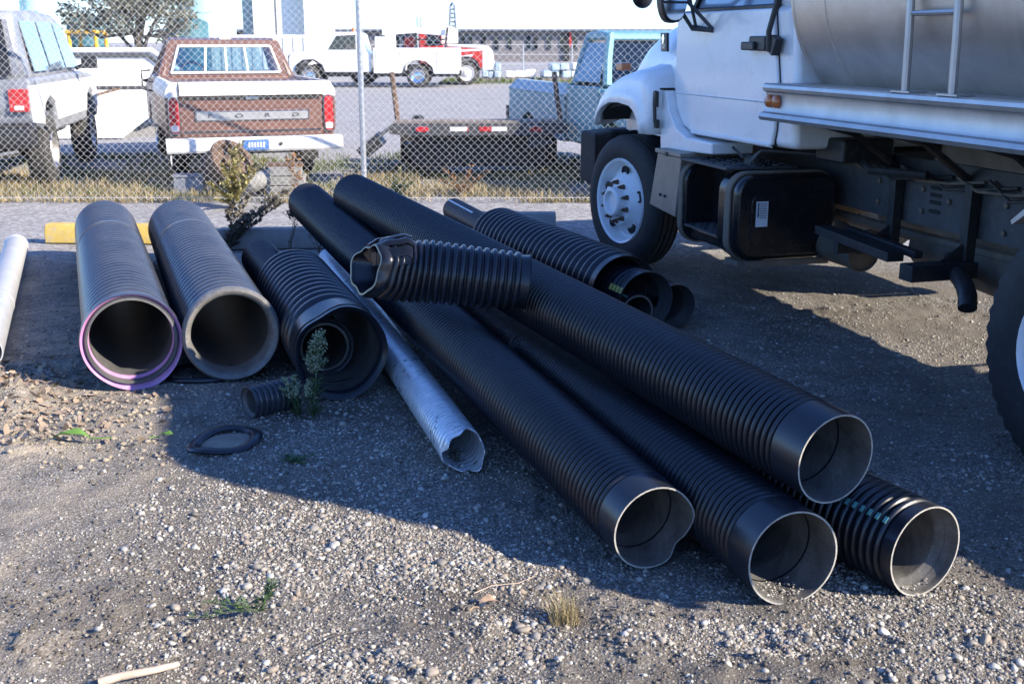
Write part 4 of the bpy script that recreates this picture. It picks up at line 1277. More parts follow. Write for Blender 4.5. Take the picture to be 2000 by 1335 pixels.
for sx in (-1, 1):
    dr = MB()
    prof = [(-1.965, 1.10), (-1.99, 1.20), (-1.995, 1.45), (-1.90, 1.885), (-0.545, 1.885), (-0.54, 1.37), (-0.59, 1.24), (-0.70, 1.135), (-0.86, 1.09)]
    cy_, cz_ = -1.27, 1.5
    seal = MB()
    seal.prism([(cy_ + (y - cy_) * 1.012, cz_ + (z - cz_) * 1.02) for y, z in prof], sx * 1.005, sx * 1.0195, 'x')
    seal.build('door_seal', M['dark'], TR)
    dr.prism(prof, sx * 0.99, sx * 1.038, 'x')
    door = dr.build('door', M['white_paint'], TR, bevel=0.014, segs=3)
    # pressed swage along the door
    mb = MB()
    mb.prism([(sx * 1.036, 1.338), (sx * 1.045, 1.350), (sx * 1.0365, 1.352)], -1.98, -0.56, 'y')
    mb.build('swage_line', M['white_paint'], door)
    mb = MB()
    mb.prism([(sx * 1.02, 1.080), (sx * 1.044, 1.090), (sx * 1.048, 1.108), (sx * 1.034, 1.116)], -1.96, -0.85, 'y')
    mb.build('sill_trim', M['white_paint'], door, bevel=0.004)
    zt = 2.50
    win = quad_panel([(sx * 1.0, -1.86, 1.905), (sx * 1.0, -0.80, 1.905), (sx * 0.89, -1.18, 2.46), (sx * 0.89, -1.86, 2.46)], 0.016 * -sx).build('door_window', M['bluesky_glass'], door)
    fr = MB()
    fr.tube([(sx * 1.012, -1.90, 1.893), (sx * 1.012, -0.76, 1.893)], 0.018, 6)
    fr.tube([(sx * 1.012, -0.76, 1.893), (sx * 0.90, -1.15, 2.48)], 0.022, 6)
    fr.tube([(sx * 1.012, -1.88, 1.893), (sx * 0.90, -1.90, 2.48)], 0.022, 6)
    fr.tube([(sx * 0.90, -1.90, 2.48), (sx * 0.90, -1.15, 2.48)], 0.02, 6)
    fr.build('window_seal', M['blackplastic'], door)
    mb = MB()
    mb.box((sx * 1.06, -1.80, 1.685), (0.05, 0.20, 0.085))
    mb.box((sx * 1.09, -1.72, 1.67), (0.035, 0.16, 0.05))
    mb.build('door_handle', M['blackplastic'], door, bevel=0.01)
    mb = MB()
    mb.tube([(sx * 1.085, -1.955, 1.64), (sx * 1.09, -1.955, 1.75), (sx * 1.05, -2.0, 2.0), (sx * 1.0, -2.04, 2.3)], 0.017, 8)
    mb.box((sx * 1.06, -1.985, 1.675), (0.05, 0.06, 0.10), (R(25), 0, 0))
    mb.build('grab_handle', M['blackplastic'], TR)
    # mirror on a tripod arm
    mb = MB()
    mb.tube([(sx * 1.04, -1.12, 1.765), (sx * 1.13, -1.0, 1.775), (sx * 1.22, -1.02, 1.88), (sx * 1.24, -1.03, 2.05)], 0.014, 8)
    mb.tube([(sx * 1.04, -0.82, 1.79), (sx * 1.13, -1.0, 1.775)], 0.014, 8)
    mb.tube([(sx * 1.04, -1.12, 1.765), (sx * 1.04, -0.82, 1.79)], 0.016, 8)
    mb.tube([(sx * 1.04, -1.12, 1.77), (sx * 1.22, -1.02, 1.98)], 0.012, 8)
    mb.tube([(sx * 1.06, -0.90, 1.79), (sx * 1.24, -1.03, 2.2)], 0.011, 8)
    mb.build('mirror_arm', M['greyframe'], TR)
    mb = MB()
    ring_ = []
    mx_ = sx * 1.30
    for k in range(24):
        a = 2 * math.pi * k / 24
        ring_.append((mx_ + 0.10 * math.copysign(abs(math.cos(a)) ** 0.75, math.cos(a)), 2.06 + 0.25 * math.copysign(abs(math.sin(a)) ** 0.75, math.sin(a))))
    mb.prism(ring_, -1.09, -0.99, 'y')
    mh = mb.build('mirror', M['blackplastic'], TR, bevel=0.02)
    mb = MB()
    rr_ = [(mx_ + (x - mx_) * 0.88, 2.06 + (z - 2.06) * 0.93) for x, z in ring_]
    up_ = [(x, max(z, 1.945)) for x, z in rr_]; lo_ = [(x, min(z, 1.93)) for x, z in rr_]
    mb.prism(up_, -1.096, -1.088, 'y')
    mb.build('mirror_glass', M['mirror'], mh)
    mb = MB()
    mb.prism(lo_, -1.098, -1.088, 'y')
    mb.build('spotter_glass', M['mirror'], mh)
    mb = MB()
    mb.tube([(sx * 1.22, -0.95, 2.1), (sx * 1.25, -0.7, 2.04), (sx * 1.20, -0.35, 2.02)], 0.014, 8)
    mb.lathe([(0, 0.01), (0.02, 0.06), (0.05, 0.08), (0.06, 0.001)], 16, c=(sx * 1.20, -0.35, 2.0), axis=(0, 1, 0))
    mb.build('hood_mirror', M['blackplastic'], TR)

# tool box, steps, fuel tank
mb = MB()
mb.prism([(-0.62, 0.94), (-1.02, 0.94), (-0.955, 0.53), (-0.50, 0.56)], -1.185, -0.62, 'x')
tb = mb.build('battery_box', M['toolbox'], TR, bevel=0.008)
mb = MB()
mb.span(-1.20, -0.60, -1.035, -0.605, 0.942, 0.972)
mb.build('box_lid', M['toolbox'], tb, bevel=0.006)
mb = MB()
mb.span(-1.21, -1.198, -0.83, -0.80, 0.935, 0.962)
for y in (-0.68, -0.76):
    mb.lathe([(0, 0.011), (0.012, 0.009), (0.014, 0.001)], 8, c=(-1.186, y - 0.02, 0.655), axis=(-1, 0, 0))
mb.build('latch', M['blackmetal'], tb)
def dsec(x0, x1, z0, z1, r):
    return rrect(x0, x1, z0, z1, r)
for sx in (-1, 1):
    xa, xb = (-1.195, -0.50) if sx < 0 else (0.50, 1.195)
    mb = MB()
    mb.prism(dsec(xa, xb, 0.39, 0.915, 0.12), -1.87, -1.60, 'y')
    ft = mb.build('fuel_tank', M['blackgloss'], TR, bevel=0.035, segs=4)
    mb = MB()
    mb.prism(dsec(xa + 0.10, xb - 0.07, 0.47, 0.80, 0.06), -1.876, -1.86, 'y')
    mb.build('pressed_panel', M['blackgloss'], ft, bevel=0.005)
    mb = MB()
    mb.prism(dsec(xa, xb, 0.39, 0.915, 0.12), -1.12, -1.02, 'y')
    fs_ = mb.build('step_bulkhead', M['blackgloss'], TR, bevel=0.02, segs=3)
    mb = MB()
    ins = -1 if sx < 0 else 1
    mb.span(ins * 0.50, ins * 0.99, -1.62, -1.10, 0.42, 0.90)
    mb.span(ins * 0.5, ins * 1.15, -1.62, -1.10, 0.42, 0.50)
    mb.build('step_well', M['blackgloss'], TR, bevel=0.02, segs=3)
    for y0, y1 in ((-1.80, -1.73), (-1.10, -1.04)):
        o_ = dsec(xa - 0.012, xb + 0.012, 0.378, 0.927, 0.13); i_ = dsec(xa - 0.001, xb + 0.001, 0.389, 0.916, 0.121)
        n0 = len(o_)
        mb = MB()
        vs = [(x, y0, z) for x, z in o_] + [(x, y1, z) for x, z in o_] + [(x, y0, z) for x, z in i_] + [(x, y1, z) for x, z in i_]
        fs = []
        for k in range(n0):
            k2 = (k + 1) % n0
            fs += [(k, k2, n0 + k2, n0 + k), (k, 2 * n0 + k, 2 * n0 + k2, k2), (n0 + k, n0 + k2, 3 * n0 + k2, 3 * n0 + k)]
        mb.add(vs, fs)
        mb.build('tank_strap', M['mud'], TR)
    mb = MB()
    mb.span(ins * 0.55, ins * 1.12, -1.89, -1.85, 0.352, 0.388)
    mb.span(ins * 0.98, ins * 1.16, -1.85, -1.68, 0.352, 0.385)
    mb.build('bottom_cradle', M['mud'], ft)
    mb = MB()
    mb.span(ins * 0.985, ins * 1.19, -1.60, -1.12, 0.502, 0.515)
    for k in range(5):
        for q in range(4):
            mb.box((ins * (1.01 + q * 0.05), -1.18 - k * 0.09, 0.518), (0.035, 0.012, 0.008), (0, 0, R(45 if (k + q) % 2 else -45)))
    mb.build('step_tread', M['greyframe'], TR)
    mb = MB()
    mb.span(ins * 0.70, ins * 1.19, -1.70, -1.02, 0.930, 0.944)
    for k in range(8):
        for q in range(6):
            mb.box((ins * (0.74 + q * 0.08), -1.08 - k * 0.08, 0.947), (0.04, 0.012, 0.008), (0, 0, R(45 if (k + q) % 2 else -45)))
    mb.build('tread_plate', M['greyframe'], TR)
    mb = MB()
    mb.disc((ins * 0.92, -1.52, 0.94), (0, 0, 1), 0.05, 0.06, 20)
    mb.build('filler_cap', M['greyframe'], ft)
lb = quad_panel([(-1.065, -1.879, 0.755), (-0.985, -1.879, 0.755), (-0.985, -1.879, 0.60), (-1.065, -1.879, 0.60)], 0.002).build('sticker', M['label'], TR)
mb = MB()
for k in range(9):
    mb.span(-1.042 if k % 3 else -1.05, -0.995, -1.8825, -1.8815, 0.745 - k * 0.011, 0.741 - k * 0.011)
mb.span(-1.058, -1.048, -1.8825, -1.8815, 0.748, 0.66)
mb.build('sticker_print', M['ink'], lb)['kind'] = 'stuff'
mb = MB()
for k in range(5):
    p0 = Vector((-0.92 - 0.03 * k, -1.42 - 0.07 * k, 0.96)); p3 = Vector((-0.5, -1.95 - 0.1 * k, 1.0))
    mb.tube([p0, p0 + Vector((0.03, -0.1, 0.05 + 0.012 * k)), p3 + Vector((-0.1, 0.15, 0.04)), p3], 0.006, 6)
mb.tube([(-1.0, -1.55, 0.99), (-0.95, -1.3, 1.03), (-0.8, -1.1, 1.02), (-0.6, -1.0, 1.05)], 0.008, 6)
mb.build('cable', M['greyframe'], TR)
# brackets, beam, air tanks, exhaust
for y in (-2.42, -3.08):
    mb = MB()
    mb.prism([(-0.44, 0.985), (-0.49, 0.985), (-0.49, 0.68), (-0.70, 0.54), (-0.70, 0.51), (-0.44, 0.51)], y - 0.006, y + 0.006, 'y')
    mb.span(-0.50, -0.44, y - 0.03, y + 0.03, 0.51, 0.985)
    mb.build('hanger_bracket', M['blackmetal'], TR, bevel=0.004)
mb = MB()
mb.box((-0.80, -2.57, 0.61), (0.10, 0.78, 0.05), (R(2), 0, R(-2)))
mb.box((-0.66, -2.60, 0.612), (0.05, 0.72, 0.04), (R(2), 0, R(-2)))
mb.span(-0.85, -0.45, -3.16, -3.05, 0.50, 0.585)
mb.span(-0.84, -0.45, -2.44, -2.40, 0.52, 0.60)
mb.build('support_beam', M['blackmetal'], TR, bevel=0.004)
mb = MB()
mb.lathe([(0, 0.001), (0.0, 0.085), (0.02, 0.105), (0.70, 0.105), (0.72, 0.112), (0.74, 0.105), (0.725, 0.095), (0.735, 0.001)], 24, c=(-0.53, -1.50, 0.47), axis=(0.0, -1, 0))
mb.build('air_tank', M['mud'], TR, angle=40)
mb = MB()
mb.lathe([(0, 0.001), (0.03, 0.13), (1.1, 0.13), (1.15, 0.06), (1.3, 0.055)], 24, c=(-0.15, -2.3, 0.52), axis=(-0.1, -1, -0.03))
mb.build('muffler', M['mud'], TR, angle=40)
mb = MB()
mb.tube([(-0.30, -2.75, 0.52), (-0.50, -3.02, 0.53), (-0.66, -3.30, 0.535), (-0.74, -3.44, 0.53), (-0.785, -3.52, 0.505), (-0.81, -3.56, 0.455)], 0.045, 14)
mb.build('exhaust_elbow', M['blackmetal'], TR)
for sx in (-1, 1):
    mb = MB()
    mb.prism([(-4.08, 0.30), (-4.08, 1.24), (-4.095, 1.24), (-4.095, 0.30)], sx * 0.55, sx * 0.60, 'x')
    mb.build('mud_hanger', M['blackmetal'], TR)

mb = MB()
mb.span(-0.33, 0.33, -3.3, -2.0, 0.62, 0.98)  # clutter boxes added between the rails to darken the open underside
mb.span(-0.30, 0.0, -4.0, -3.35, 0.66, 0.95)
mb.build('underbody_clutter', M['mud'], TR, bevel=0.06)
mb = MB(); mb.tube([(-0.36, -1.6, 0.62), (-0.25, -2.4, 0.58), (-0.3, -3.2, 0.60), (-0.2, -4.2, 0.66)], 0.035, 8); mb.build('exhaust_pipe', M['mud'], TR)
mb = MB()
for (y, z) in [(-2.62, 0.90), (-2.62, 0.78), (-2.85, 0.86), (-3.3, 0.9), (-3.3, 0.76), (-3.55, 0.93), (-3.55, 0.82), (-3.8, 0.88), (-3.8, 0.76), (-2.2, 0.9), (-2.2, 0.78)]:
    mb.lathe([(0, 0.016), (0.012, 0.016), (0.014, 0.001)], 6, c=(-0.431, y, z), axis=(-1, 0, 0))
mb.build('frame_bolts', M['mud'], TR)['kind'] = 'stuff'
for k, z in enumerate((0.92, 0.88, 0.84, 0.79)):
    mb = MB(); mb.prism(rrect(-2.78, -2.68, z - 0.011, z + 0.011, 0.010), -0.434, -0.4305, 'x'); mb.build('frame_slot', M['dark'], TR)
for k in range(7):
    y0 = -1.95 - 0.25 * k
    mb = MB()
    mb.tube([(-0.47, y0, 0.99 + 0.012 * (k % 3)), (-0.50, y0 - 0.2, 0.955 - 0.02 * (k % 2)), (-0.485, y0 - 0.45, 0.965), (-0.46, y0 - 0.7, 1.0)], 0.009, 6)
    mb.build('air_hose', M['blackmetal'] if k % 2 else M['mud'], TR)
for y in (-2.38, -3.02, -3.7):
    mb = MB(); mb.tube([(-0.43, y, 0.98), (-0.75, y, 1.2), (-1.14, y, 1.30)], 0.022, 6); mb.build('skirt_strut', M['blackmetal'], TR)
mb = MB(); mb.span(-0.80, -0.46, -2.36, -2.06, 1.02, 1.16); mb.build('valve_box', M['blackmetal'], TR, bevel=0.02)
mb = MB(); mb.tube([(-0.5, -2.0, 1.1), (-0.62, -2.2, 1.06), (-0.7, -2.5, 1.0), (-0.55, -2.8, 1.0)], 0.025, 8); mb.build('hydraulic_hose', M['rubber'], TR)

# tank barrel: superellipse shell, front and rear heads
def tank_sec(k, n, sc=1.0):
    a = 2 * math.pi * k / n
    q = 2.3
    return (1.15 * sc * math.copysign(abs(math.cos(a)) ** (2 / q), math.cos(a)), 2.05 + 0.85 * sc * math.copysign(abs(math.sin(a)) ** (2 / q), math.sin(a)))
def tank_loft(stations, n=72):
    mb = MB()
    vs = []
    for y, sc in stations:
        for k in range(n):
            x, z = tank_sec(k, n, sc)
            vs.append((x, y, z))
    fs = [(i * n + k, i * n + (k + 1) % n, (i + 1) * n + (k + 1) % n, (i + 1) * n + k) for i in range(len(stations) - 1) for k in range(n)]
    mb.add(vs, fs)
    return mb
Y0, Y1 = -2.25, -6.50
tank_loft([(Y0 - 0.03, 1.0), (Y0 - 0.9, 1.0), (Y0 - 1.8, 1.0), (Y0 - 2.8, 1.0), (Y1 + 0.03, 1.0)]).build('tank_barrel', M['tank'], TR)
tank_loft([(Y0 + 0.10, 0.02), (Y0 + 0.085, 0.5), (Y0 + 0.04, 0.85), (Y0 - 0.0, 0.97), (Y0 - 0.03, 1.0)]).build('front_head', M['tank'], TR, angle=60)
tank_loft([(Y1 - 0.10, 0.02), (Y1 - 0.085, 0.5), (Y1 - 0.04, 0.85), (Y1, 0.97), (Y1 + 0.03, 1.0)]).build('rear_head', M['tank'], TR, angle=60)
for y in (Y0 - 0.05, -2.62, -4.6, Y1 + 0.05):
    tank_loft([(y - 0.008, 1.0), (y - 0.006, 1.004), (y + 0.006, 1.004), (y + 0.008, 1.0)]).build('weld_band', M['tank'], TR)
mb = MB()
mb.lathe([(0, 0.26), (0.12, 0.26), (0.14, 0.28), (0.17, 0.28), (0.19, 0.1), (0.2, 0.001)], 28, c=(0, -4.5, 2.87), axis=(0, 0, 1))
mb.build('manhole', M['tank'], TR)
# walkway skirts
for sx in (-1, 1):
    mb = MB()
    mb.prism([(sx * 0.70, 1.468), (sx * 1.165, 1.468), (sx * 1.185, 1.47), (sx * 1.20, 1.462), (sx * 1.205, 1.445), (sx * 1.20, 1.428), (sx * 1.183, 1.42), (sx * 1.178, 1.405), (sx * 1.183, 1.325), (sx * 1.19, 1.312), (sx * 1.212, 1.305), (sx * 1.222, 1.285), (sx * 1.212, 1.265), (sx * 1.17, 1.262), (sx * 1.165, 1.30), (sx * 1.165, 1.452), (sx * 0.70, 1.452)], -6.7, -2.13, 'y')
    sk = mb.build('walkway_skirt', M['alu'], TR, angle=25)
    mb = MB()
    mb.span(sx * 1.06, sx * 1.165, -2.145, -2.125, 1.27, 1.46)
    mb.build('skirt_end', M['alu'], sk)
    for y in (-2.19, -2.27):
        mb = MB()
        ov = []
        mb.lathe([(0, 0.001), (0.0, 0.036), (0.014, 0.036), (0.022, 0.030), (0.026, 0.001)], 20, c=(sx * 1.183, y, 1.372), axis=(sx, 0, 0))
        mb.build('marker_light', M['amber'], sk, angle=50)
mb = MB()
for y in (-3.42, -3.76):
    mb.tube([(-1.165, y, 1.468), (-1.17, y, 1.7), (-1.19, y, 2.25), (-1.10, y, 2.55), (-0.9, y, 2.76), (-0.6, y, 2.92)], 0.019, 10)
    mb.span(-1.195, -1.10, y - 0.07, y + 0.07, 1.469, 1.477)
lad = mb.build('ladder', M['alu'], TR)
for z, x in ((1.82, -1.172), (2.14, -1.187), (2.44, -1.135)):
    mb = MB()
    mb.tube([(x, -3.42, z), (x, -3.76, z)], 0.013, 8)
    mb.build('rung', M['alu'], lad)
for sx in (-1, 1):
    mb = MB()
    mb.prism([(-5.35, 0.62), (-5.3, 0.9), (-5.1, 1.12), (-4.75, 1.2), (-4.4, 1.12), (-4.25, 1.0), (-4.26, 0.985), (-4.42, 1.1), (-4.75, 1.18), (-5.08, 1.105), (-5.28, 0.89), (-5.33, 0.62)], sx * 0.58, sx * 1.2, 'x')
    mb.build('rear_fender', M['alu'], TR)
mb = MB()
mb.span(-1.2, 1.2, -6.92, -6.72, 0.55, 0.75)
mb.build('rear_bumper', M['alu'], TR)

# ------------------------------------------------------------------ chain-link fence
FY = 12.2
FN = thing('chain_link_fence', 'galvanised chain-link fence running across behind the pipes', 'fence', (0, FY, 0))
X0, X1, ZT = -7.6, 7.2, 2.45
Dm = 0.0385
nseg = int((ZT - 0.03) / Dm)
nw = int((X1 - X0) / Dm)
zz = 0.03 + np.arange(nseg + 1) * Dm
alt = np.where(np.arange(nseg + 1) % 2 == 0, -1, 1)
r = 0.0021
offs = [(0, -r), (r * 0.9, r * 0.5), (-r * 0.9, r * 0.5)]
Vl, Fl = [], []
for i in range(nw):
    xc = X0 + (i + 0.5) * Dm
    bulge = 0.02 * math.sin(xc * 0.9) + 0.012 * math.sin(xc * 2.3 + 1)
    xs = xc + alt * (1 if i % 2 else -1) * (Dm / 2 + 0.0015) + 0.0034 * RNG.normal(size=nseg + 1)
    ys = alt * 0.003 * (1 if i % 2 else -1) + bulge * np.sin(zz * 1.3) * 0.8
    base = i * (nseg + 1) * 3
    P = np.stack([xs, ys, zz], 1)
    ringv = np.stack([P + np.array([ox, oy, 0]) for ox, oy in offs], 1).reshape(-1, 3)
    Vl.append(ringv)
    k = np.arange(nseg)
    for a in range(3):
        b_ = (a + 1) % 3
        Fl.append(np.stack([base + k * 3 + a, base + k * 3 + b_, base + (k + 1) * 3 + b_, base + (k + 1) * 3 + a], 1))
o = np_mesh('chain_link', np.concatenate(Vl), np.concatenate(Fl), M['galv'], FN)
o['kind'] = 'stuff'
proto = None
for x in (-7.5, -1.60, 4.3):
    if proto is None:
        mb = MB(); mb.tube([(0, 0.035, -0.2), (0, 0.035, 2.5)], 0.031, 16)
        mb.lathe([(2.5, 0.034), (2.53, 0.03), (2.55, 0.001)], 16, c=(0, 0.035, 0), axis=(0, 0, 1))
        proto = mb.build('post', M['galvpost'], FN); p = proto
    else:
        p = proto.copy(); COL.objects.link(p); p.parent = FN
    p.location = (x, 0, 0)
    mb = MB()
    for z in (0.35, 0.95, 1.5, 2.1):
        mb.lathe([(z, 0.031), (z, 0.035), (z + 0.006, 0.035), (z + 0.006, 0.031)], 12, c=(0, 0.035, 0), axis=(0, 0, 1))
    mb.build('tie_wire', M['galv'], p)
mb = MB(); mb.tube([(X0, 0.0, 0.06), (X1, 0.0, 0.06)], 0.003, 6); mb.build('tension_wire', M['galv'], FN)
mb = MB(); mb.tube([(X0, 0.035, 2.46), (X1, 0.035, 2.46)], 0.022, 10); mb.build('top_rail', M['galvpost'], FN)

# ------------------------------------------------------------------ brown pickup seen from behind
PK = thing('pickup_truck', 'faded brown and white pickup truck parked tail-on behind the fence', 'pickup truck', (-3.07, 13.62, 0), R(20))
def sym(fn):
    for sx in (-1, 1):
        fn(sx)
mb = MB()
mb.prism([(0.10, 0.62), (2.52, 0.62), (2.52, 1.20), (0.10, 1.20), (0.10, 1.08), (2.44, 1.08), (2.44, 0.80), (0.10, 0.80)], -0.82, 0.82, 'x')
mb.build('bed_floor', M['brown'], PK)
for sx in (-1, 1):
    mb = MB()
    mb.prism([(sx * 0.82, 0.56), (sx * 0.95, 0.56), (sx * 0.995, 0.70), (sx * 1.0, 0.98), (sx * 0.985, 1.14), (sx * 0.93, 1.225), (sx * 0.84, 1.225), (sx * 0.82, 1.18)], 0.06, 2.5, 'y')
    bs = mb.build('bed_side', M['brown'], PK, bevel=0.015)
    mb = MB()
    mb.prism([(sx * 0.83, 1.06), (sx * 1.003, 1.05), (sx * 0.99, 1.145), (sx * 0.935, 1.232), (sx * 0.83, 1.232)], 0.045, 0.20, 'y')
    mb.build('white_corner', M['white_dirty'], bs, bevel=0.02)
    mb = MB()
    mb.prism([(sx * 0.998, 1.06), (sx * 1.006, 1.06), (sx * 0.992, 1.15), (sx * 0.945, 1.234), (sx * 0.90, 1.234), (sx * 0.93, 1.2)], 0.2, 2.5, 'y')
    mb.build('white_band', M['white_dirty'], bs)
    mb = MB()
    pts_ = [(sx * (0.905 + 0.055 * math.copysign(abs(math.cos(a)) ** 0.5, math.cos(a))), 0.855 + 0.205 * math.copysign(abs(math.sin(a)) ** 0.45, math.sin(a))) for a in [2 * math.pi * k / 24 for k in range(24)]]
    mb.prism(pts_, 0.02, 0.07, 'y')
    tl_ = mb.build('tail_light', M['redlens'], PK, bevel=0.008)
    mb = MB()
    mb.prism([(sx * (0.905) + (x - sx * 0.905) * 1.18, 0.855 + (z - 0.855) * 1.08) for x, z in pts_], 0.03, 0.068, 'y')
    mb.build('light_bezel', M['chrome'], tl_)
    mb = MB(); mb.box((sx * 0.905, 0.022, 0.71), (0.085, 0.016, 0.07)); mb.build('reverse_lens', M['clearlens'], tl_)
    wheel(PK, (sx * 0.80, 1.30, 0.34), 0.34, 0.20, 0.19, sx, M['rubber'], M['chrome'], hub='flat', tread=0, seg=28)
    wheel(PK, (sx * 0.80, 4.6, 0.34), 0.34, 0.20, 0.19, sx, M['rubber'], M['chrome'], hub='flat', tread=0, seg=28)
    mb = MB(); mb.box((sx * 0.80, 0.86, 0.40), (0.22, 0.012, 0.34)); mb.build('mud_flap', M['rubber'], PK)
# tailgate
mb = MB()
mb.prism([(0.045, 0.60), (0.10, 0.60), (0.10, 1.22), (0.03, 1.22), (0.02, 1.19), (0.02, 1.075), (0.045, 1.06)], -0.835, 0.835, 'x')
tg = mb.build('tailgate', M['brown'], PK, bevel=0.006)
mb = MB()
mb.prism([(0.012, 1.08), (0.012, 1.20), (0.03, 1.234), (0.11, 1.236), (0.11, 1.225), (0.035, 1.222), (0.022, 1.19), (0.022, 1.08)], -0.83, 0.83, 'x')
mb.build('white_cap', M['white_dirty'], tg, bevel=0.004)
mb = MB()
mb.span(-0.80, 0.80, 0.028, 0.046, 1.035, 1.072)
mb.build('shadow_strip', M['dark'], tg)  # black strip painted as the shade below the white cap
mb = MB()
mb.span(-0.74, 0.74, 0.036, 0.046, 0.925, 1.02)
mb.build('upper_panel', M['brown'], tg, bevel=0.005)
mb = MB()
mb.span(-0.67, 0.67, 0.028, 0.047, 0.785, 0.90)
np_ = mb.build('name_panel', M['chrome'], tg, bevel=0.004)
mb = MB()
mb.span(-0.652, 0.652, 0.024, 0.03, 0.798, 0.887)
mb.build('panel_inset', M['alu'], np_)
for ch, x in zip('FORD', (-0.50, -0.165, 0.165, 0.50)):
    text('letter', ch, 0.062, M['dark'], np_, (x, 0.021, 0.842), (math.pi / 2, 0, 0), 0.003, 2.0)
mb = MB(); mb.span(-0.80, 0.80, 0.03, 0.046, 0.655, 0.675); mb.build('lower_trim', M['chrome'], tg)
mb = MB(); mb.box((0.0, 0.03, 1.045), (0.16, 0.03, 0.035)); mb.build('latch_handle', M['chrome'], tg, bevel=0.006)
mb = MB()
mb.prism([(-0.14, 0.43), (-0.16, 0.46), (-0.16, 0.585), (-0.13, 0.60), (0.0, 0.60), (0.0, 0.585), (-0.13, 0.58), (-0.145, 0.57), (-0.145, 0.46), (-0.12, 0.445)], -1.03, 1.03, 'x')
bp = mb.build('rear_bumper', M['white_dirty'], PK, bevel=0.01)
mb = MB(); mb.span(-0.16, 0.14, -0.172, -0.163, 0.455, 0.575); pl = mb.build('licence_plate', M['plate'], bp)
mb = MB()
for k in range(6):
    mb.span(-0.10 + k * 0.034, -0.08 + k * 0.034, -0.175, -0.1735, 0.485, 0.545)
mb.build('plate_print', M['label'], pl)
mb = MB(); mb.lathe([(0, 0.022), (0.01, 0.022), (0.012, 0.001)], 14, c=(0.28, -0.162, 0.52), axis=(0, -1, 0)); mb.build('bumper_hole', M['dark'], bp)
mb = MB()
for x in (-0.5, 0.5):
    mb.span(x - 0.04, x + 0.04, -0.1, 5.0, 0.44, 0.58)
mb.span(-0.75, 0.75, 1.24, 1.36, 0.28, 0.40)
mb.span(-0.4, 0.4, 0.2, 1.0, 0.40, 0.56)
mb.build('underbody', M['blackmetal'], PK)
# cab
def greenhouse(parent, y0, y1, zb, zt, wb, wt, rake_r, rake_f, m, frame=0.075, name='cab'):
    """hollow cab: corner pillars and roof, open windows"""
    a = [(-wb, y0, zb), (wb, y0, zb), (wb, y1, zb), (-wb, y1, zb)]
    b = [(-wt, y0 + rake_r, zt), (wt, y0 + rake_r, zt), (wt, y1 - rake_f, zt), (-wt, y1 - rake_f, zt)]
    mb = MB()
    for p, q in zip(a, b):
        mb = MB()
        mb.tube([p, ((p[0] + q[0]) / 2 * 1.02, (p[1] + q[1]) / 2, (p[2] + q[2]) / 2), (q[0], q[1], q[2] + 0.02)], frame * 0.8, 8, r2=frame * 0.65)
        o2 = mb.build('pillar', m, parent)
    roof = MB()
    x = wt + 0.05
    roof.prism([(b[0][1] - 0.07, zt - 0.05), (b[2][1] + 0.06, zt - 0.05), (b[2][1] + 0.02, zt + 0.03), ((b[0][1] + b[2][1]) / 2, zt + 0.065), (b[0][1] - 0.03, zt + 0.035)], -x, x, 'x')
    o1 = roof.build('roof', m, parent, bevel=0.03, segs=3)
    return o1, o2
mb = MB()
mb.prism([(2.58, 0.55), (2.56, 1.20), (2.60, 1.24), (3.95, 1.24), (4.05, 1.20), (5.55, 1.12), (5.62, 0.95), (5.62, 0.50), (5.0, 0.5), (4.9, 0.75), (4.6, 0.85), (4.3, 0.75), (4.2, 0.5)], -0.96, 0.96, 'x')
mb.build('cab_body', M['brown'], PK, bevel=0.04)
greenhouse(PK, 2.66, 4.02, 1.22, 1.68, 0.86, 0.67, 0.10, 0.42, M['brown'], 0.09)
mb = MB()      # back panel with window opening
zb_, zt_ = 1.22, 1.68
vo = [(-0.93, 2.60, 1.20), (0.93, 2.60, 1.20), (0.74, 2.69, 1.70), (-0.74, 2.69, 1.70)]
vi = [(-0.74, 2.612, 1.275), (0.74, 2.612, 1.275), (0.62, 2.678, 1.63), (-0.62, 2.678, 1.63)]
mb.add(vo + vi + [(x, y + 0.04, z) for x, y, z in vo + vi], [(0, 1, 5, 4), (1, 2, 6, 5), (2, 3, 7, 6), (3, 0, 4, 7), (8, 12, 13, 9), (9, 13, 14, 10), (10, 14, 15, 11), (11, 15, 12, 8), (4, 5, 13, 12), (5, 6, 14, 13), (6, 7, 15, 14), (7, 4, 12, 15)])
bpn = mb.build('back_panel', M['brown'], PK)
vi2 = [(-0.74, 2.596, 1.275), (0.74, 2.596, 1.275), (0.62, 2.664, 1.63), (-0.62, 2.664, 1.63)]
mb = MB()
for k in range(4):
    mb.tube([vi2[k], vi2[(k + 1) % 4]], 0.017, 8)
fwin = mb.build('window_frame', M['white_dirty'], PK)
for xb, xt in ((-0.29, -0.26), (0.0, 0.0), (0.29, 0.26)):
    mb = MB(); mb.tube([(xb, 2.598, 1.275), (xt, 2.662, 1.63)], 0.016, 8)
    mb.build('window_divider', M['white_dirty'], fwin)
xs_b, xs_t = [-0.73, -0.29, 0, 0.29, 0.73], [-0.61, -0.26, 0, 0.26, 0.61]
for k in range(4):
    quad_panel([(xs_b[k], 2.616, 1.28), (xs_b[k + 1], 2.616, 1.28), (xs_t[k + 1], 2.682, 1.625), (xs_t[k], 2.682, 1.625)], 0.004).build('pane', M['glass'], fwin)
quad_panel([(-0.72, 3.98, 1.27), (0.72, 3.98, 1.27), (0.58, 3.62, 1.64), (-0.58, 3.62, 1.64)], 0.004).build('windshield', M['glass'], PK)
mb = MB(); mb.span(-0.7, 0.7, 2.75, 2.95, 0.8, 1.30); mb.build('bench_seat', M['seat'], PK, bevel=0.05)
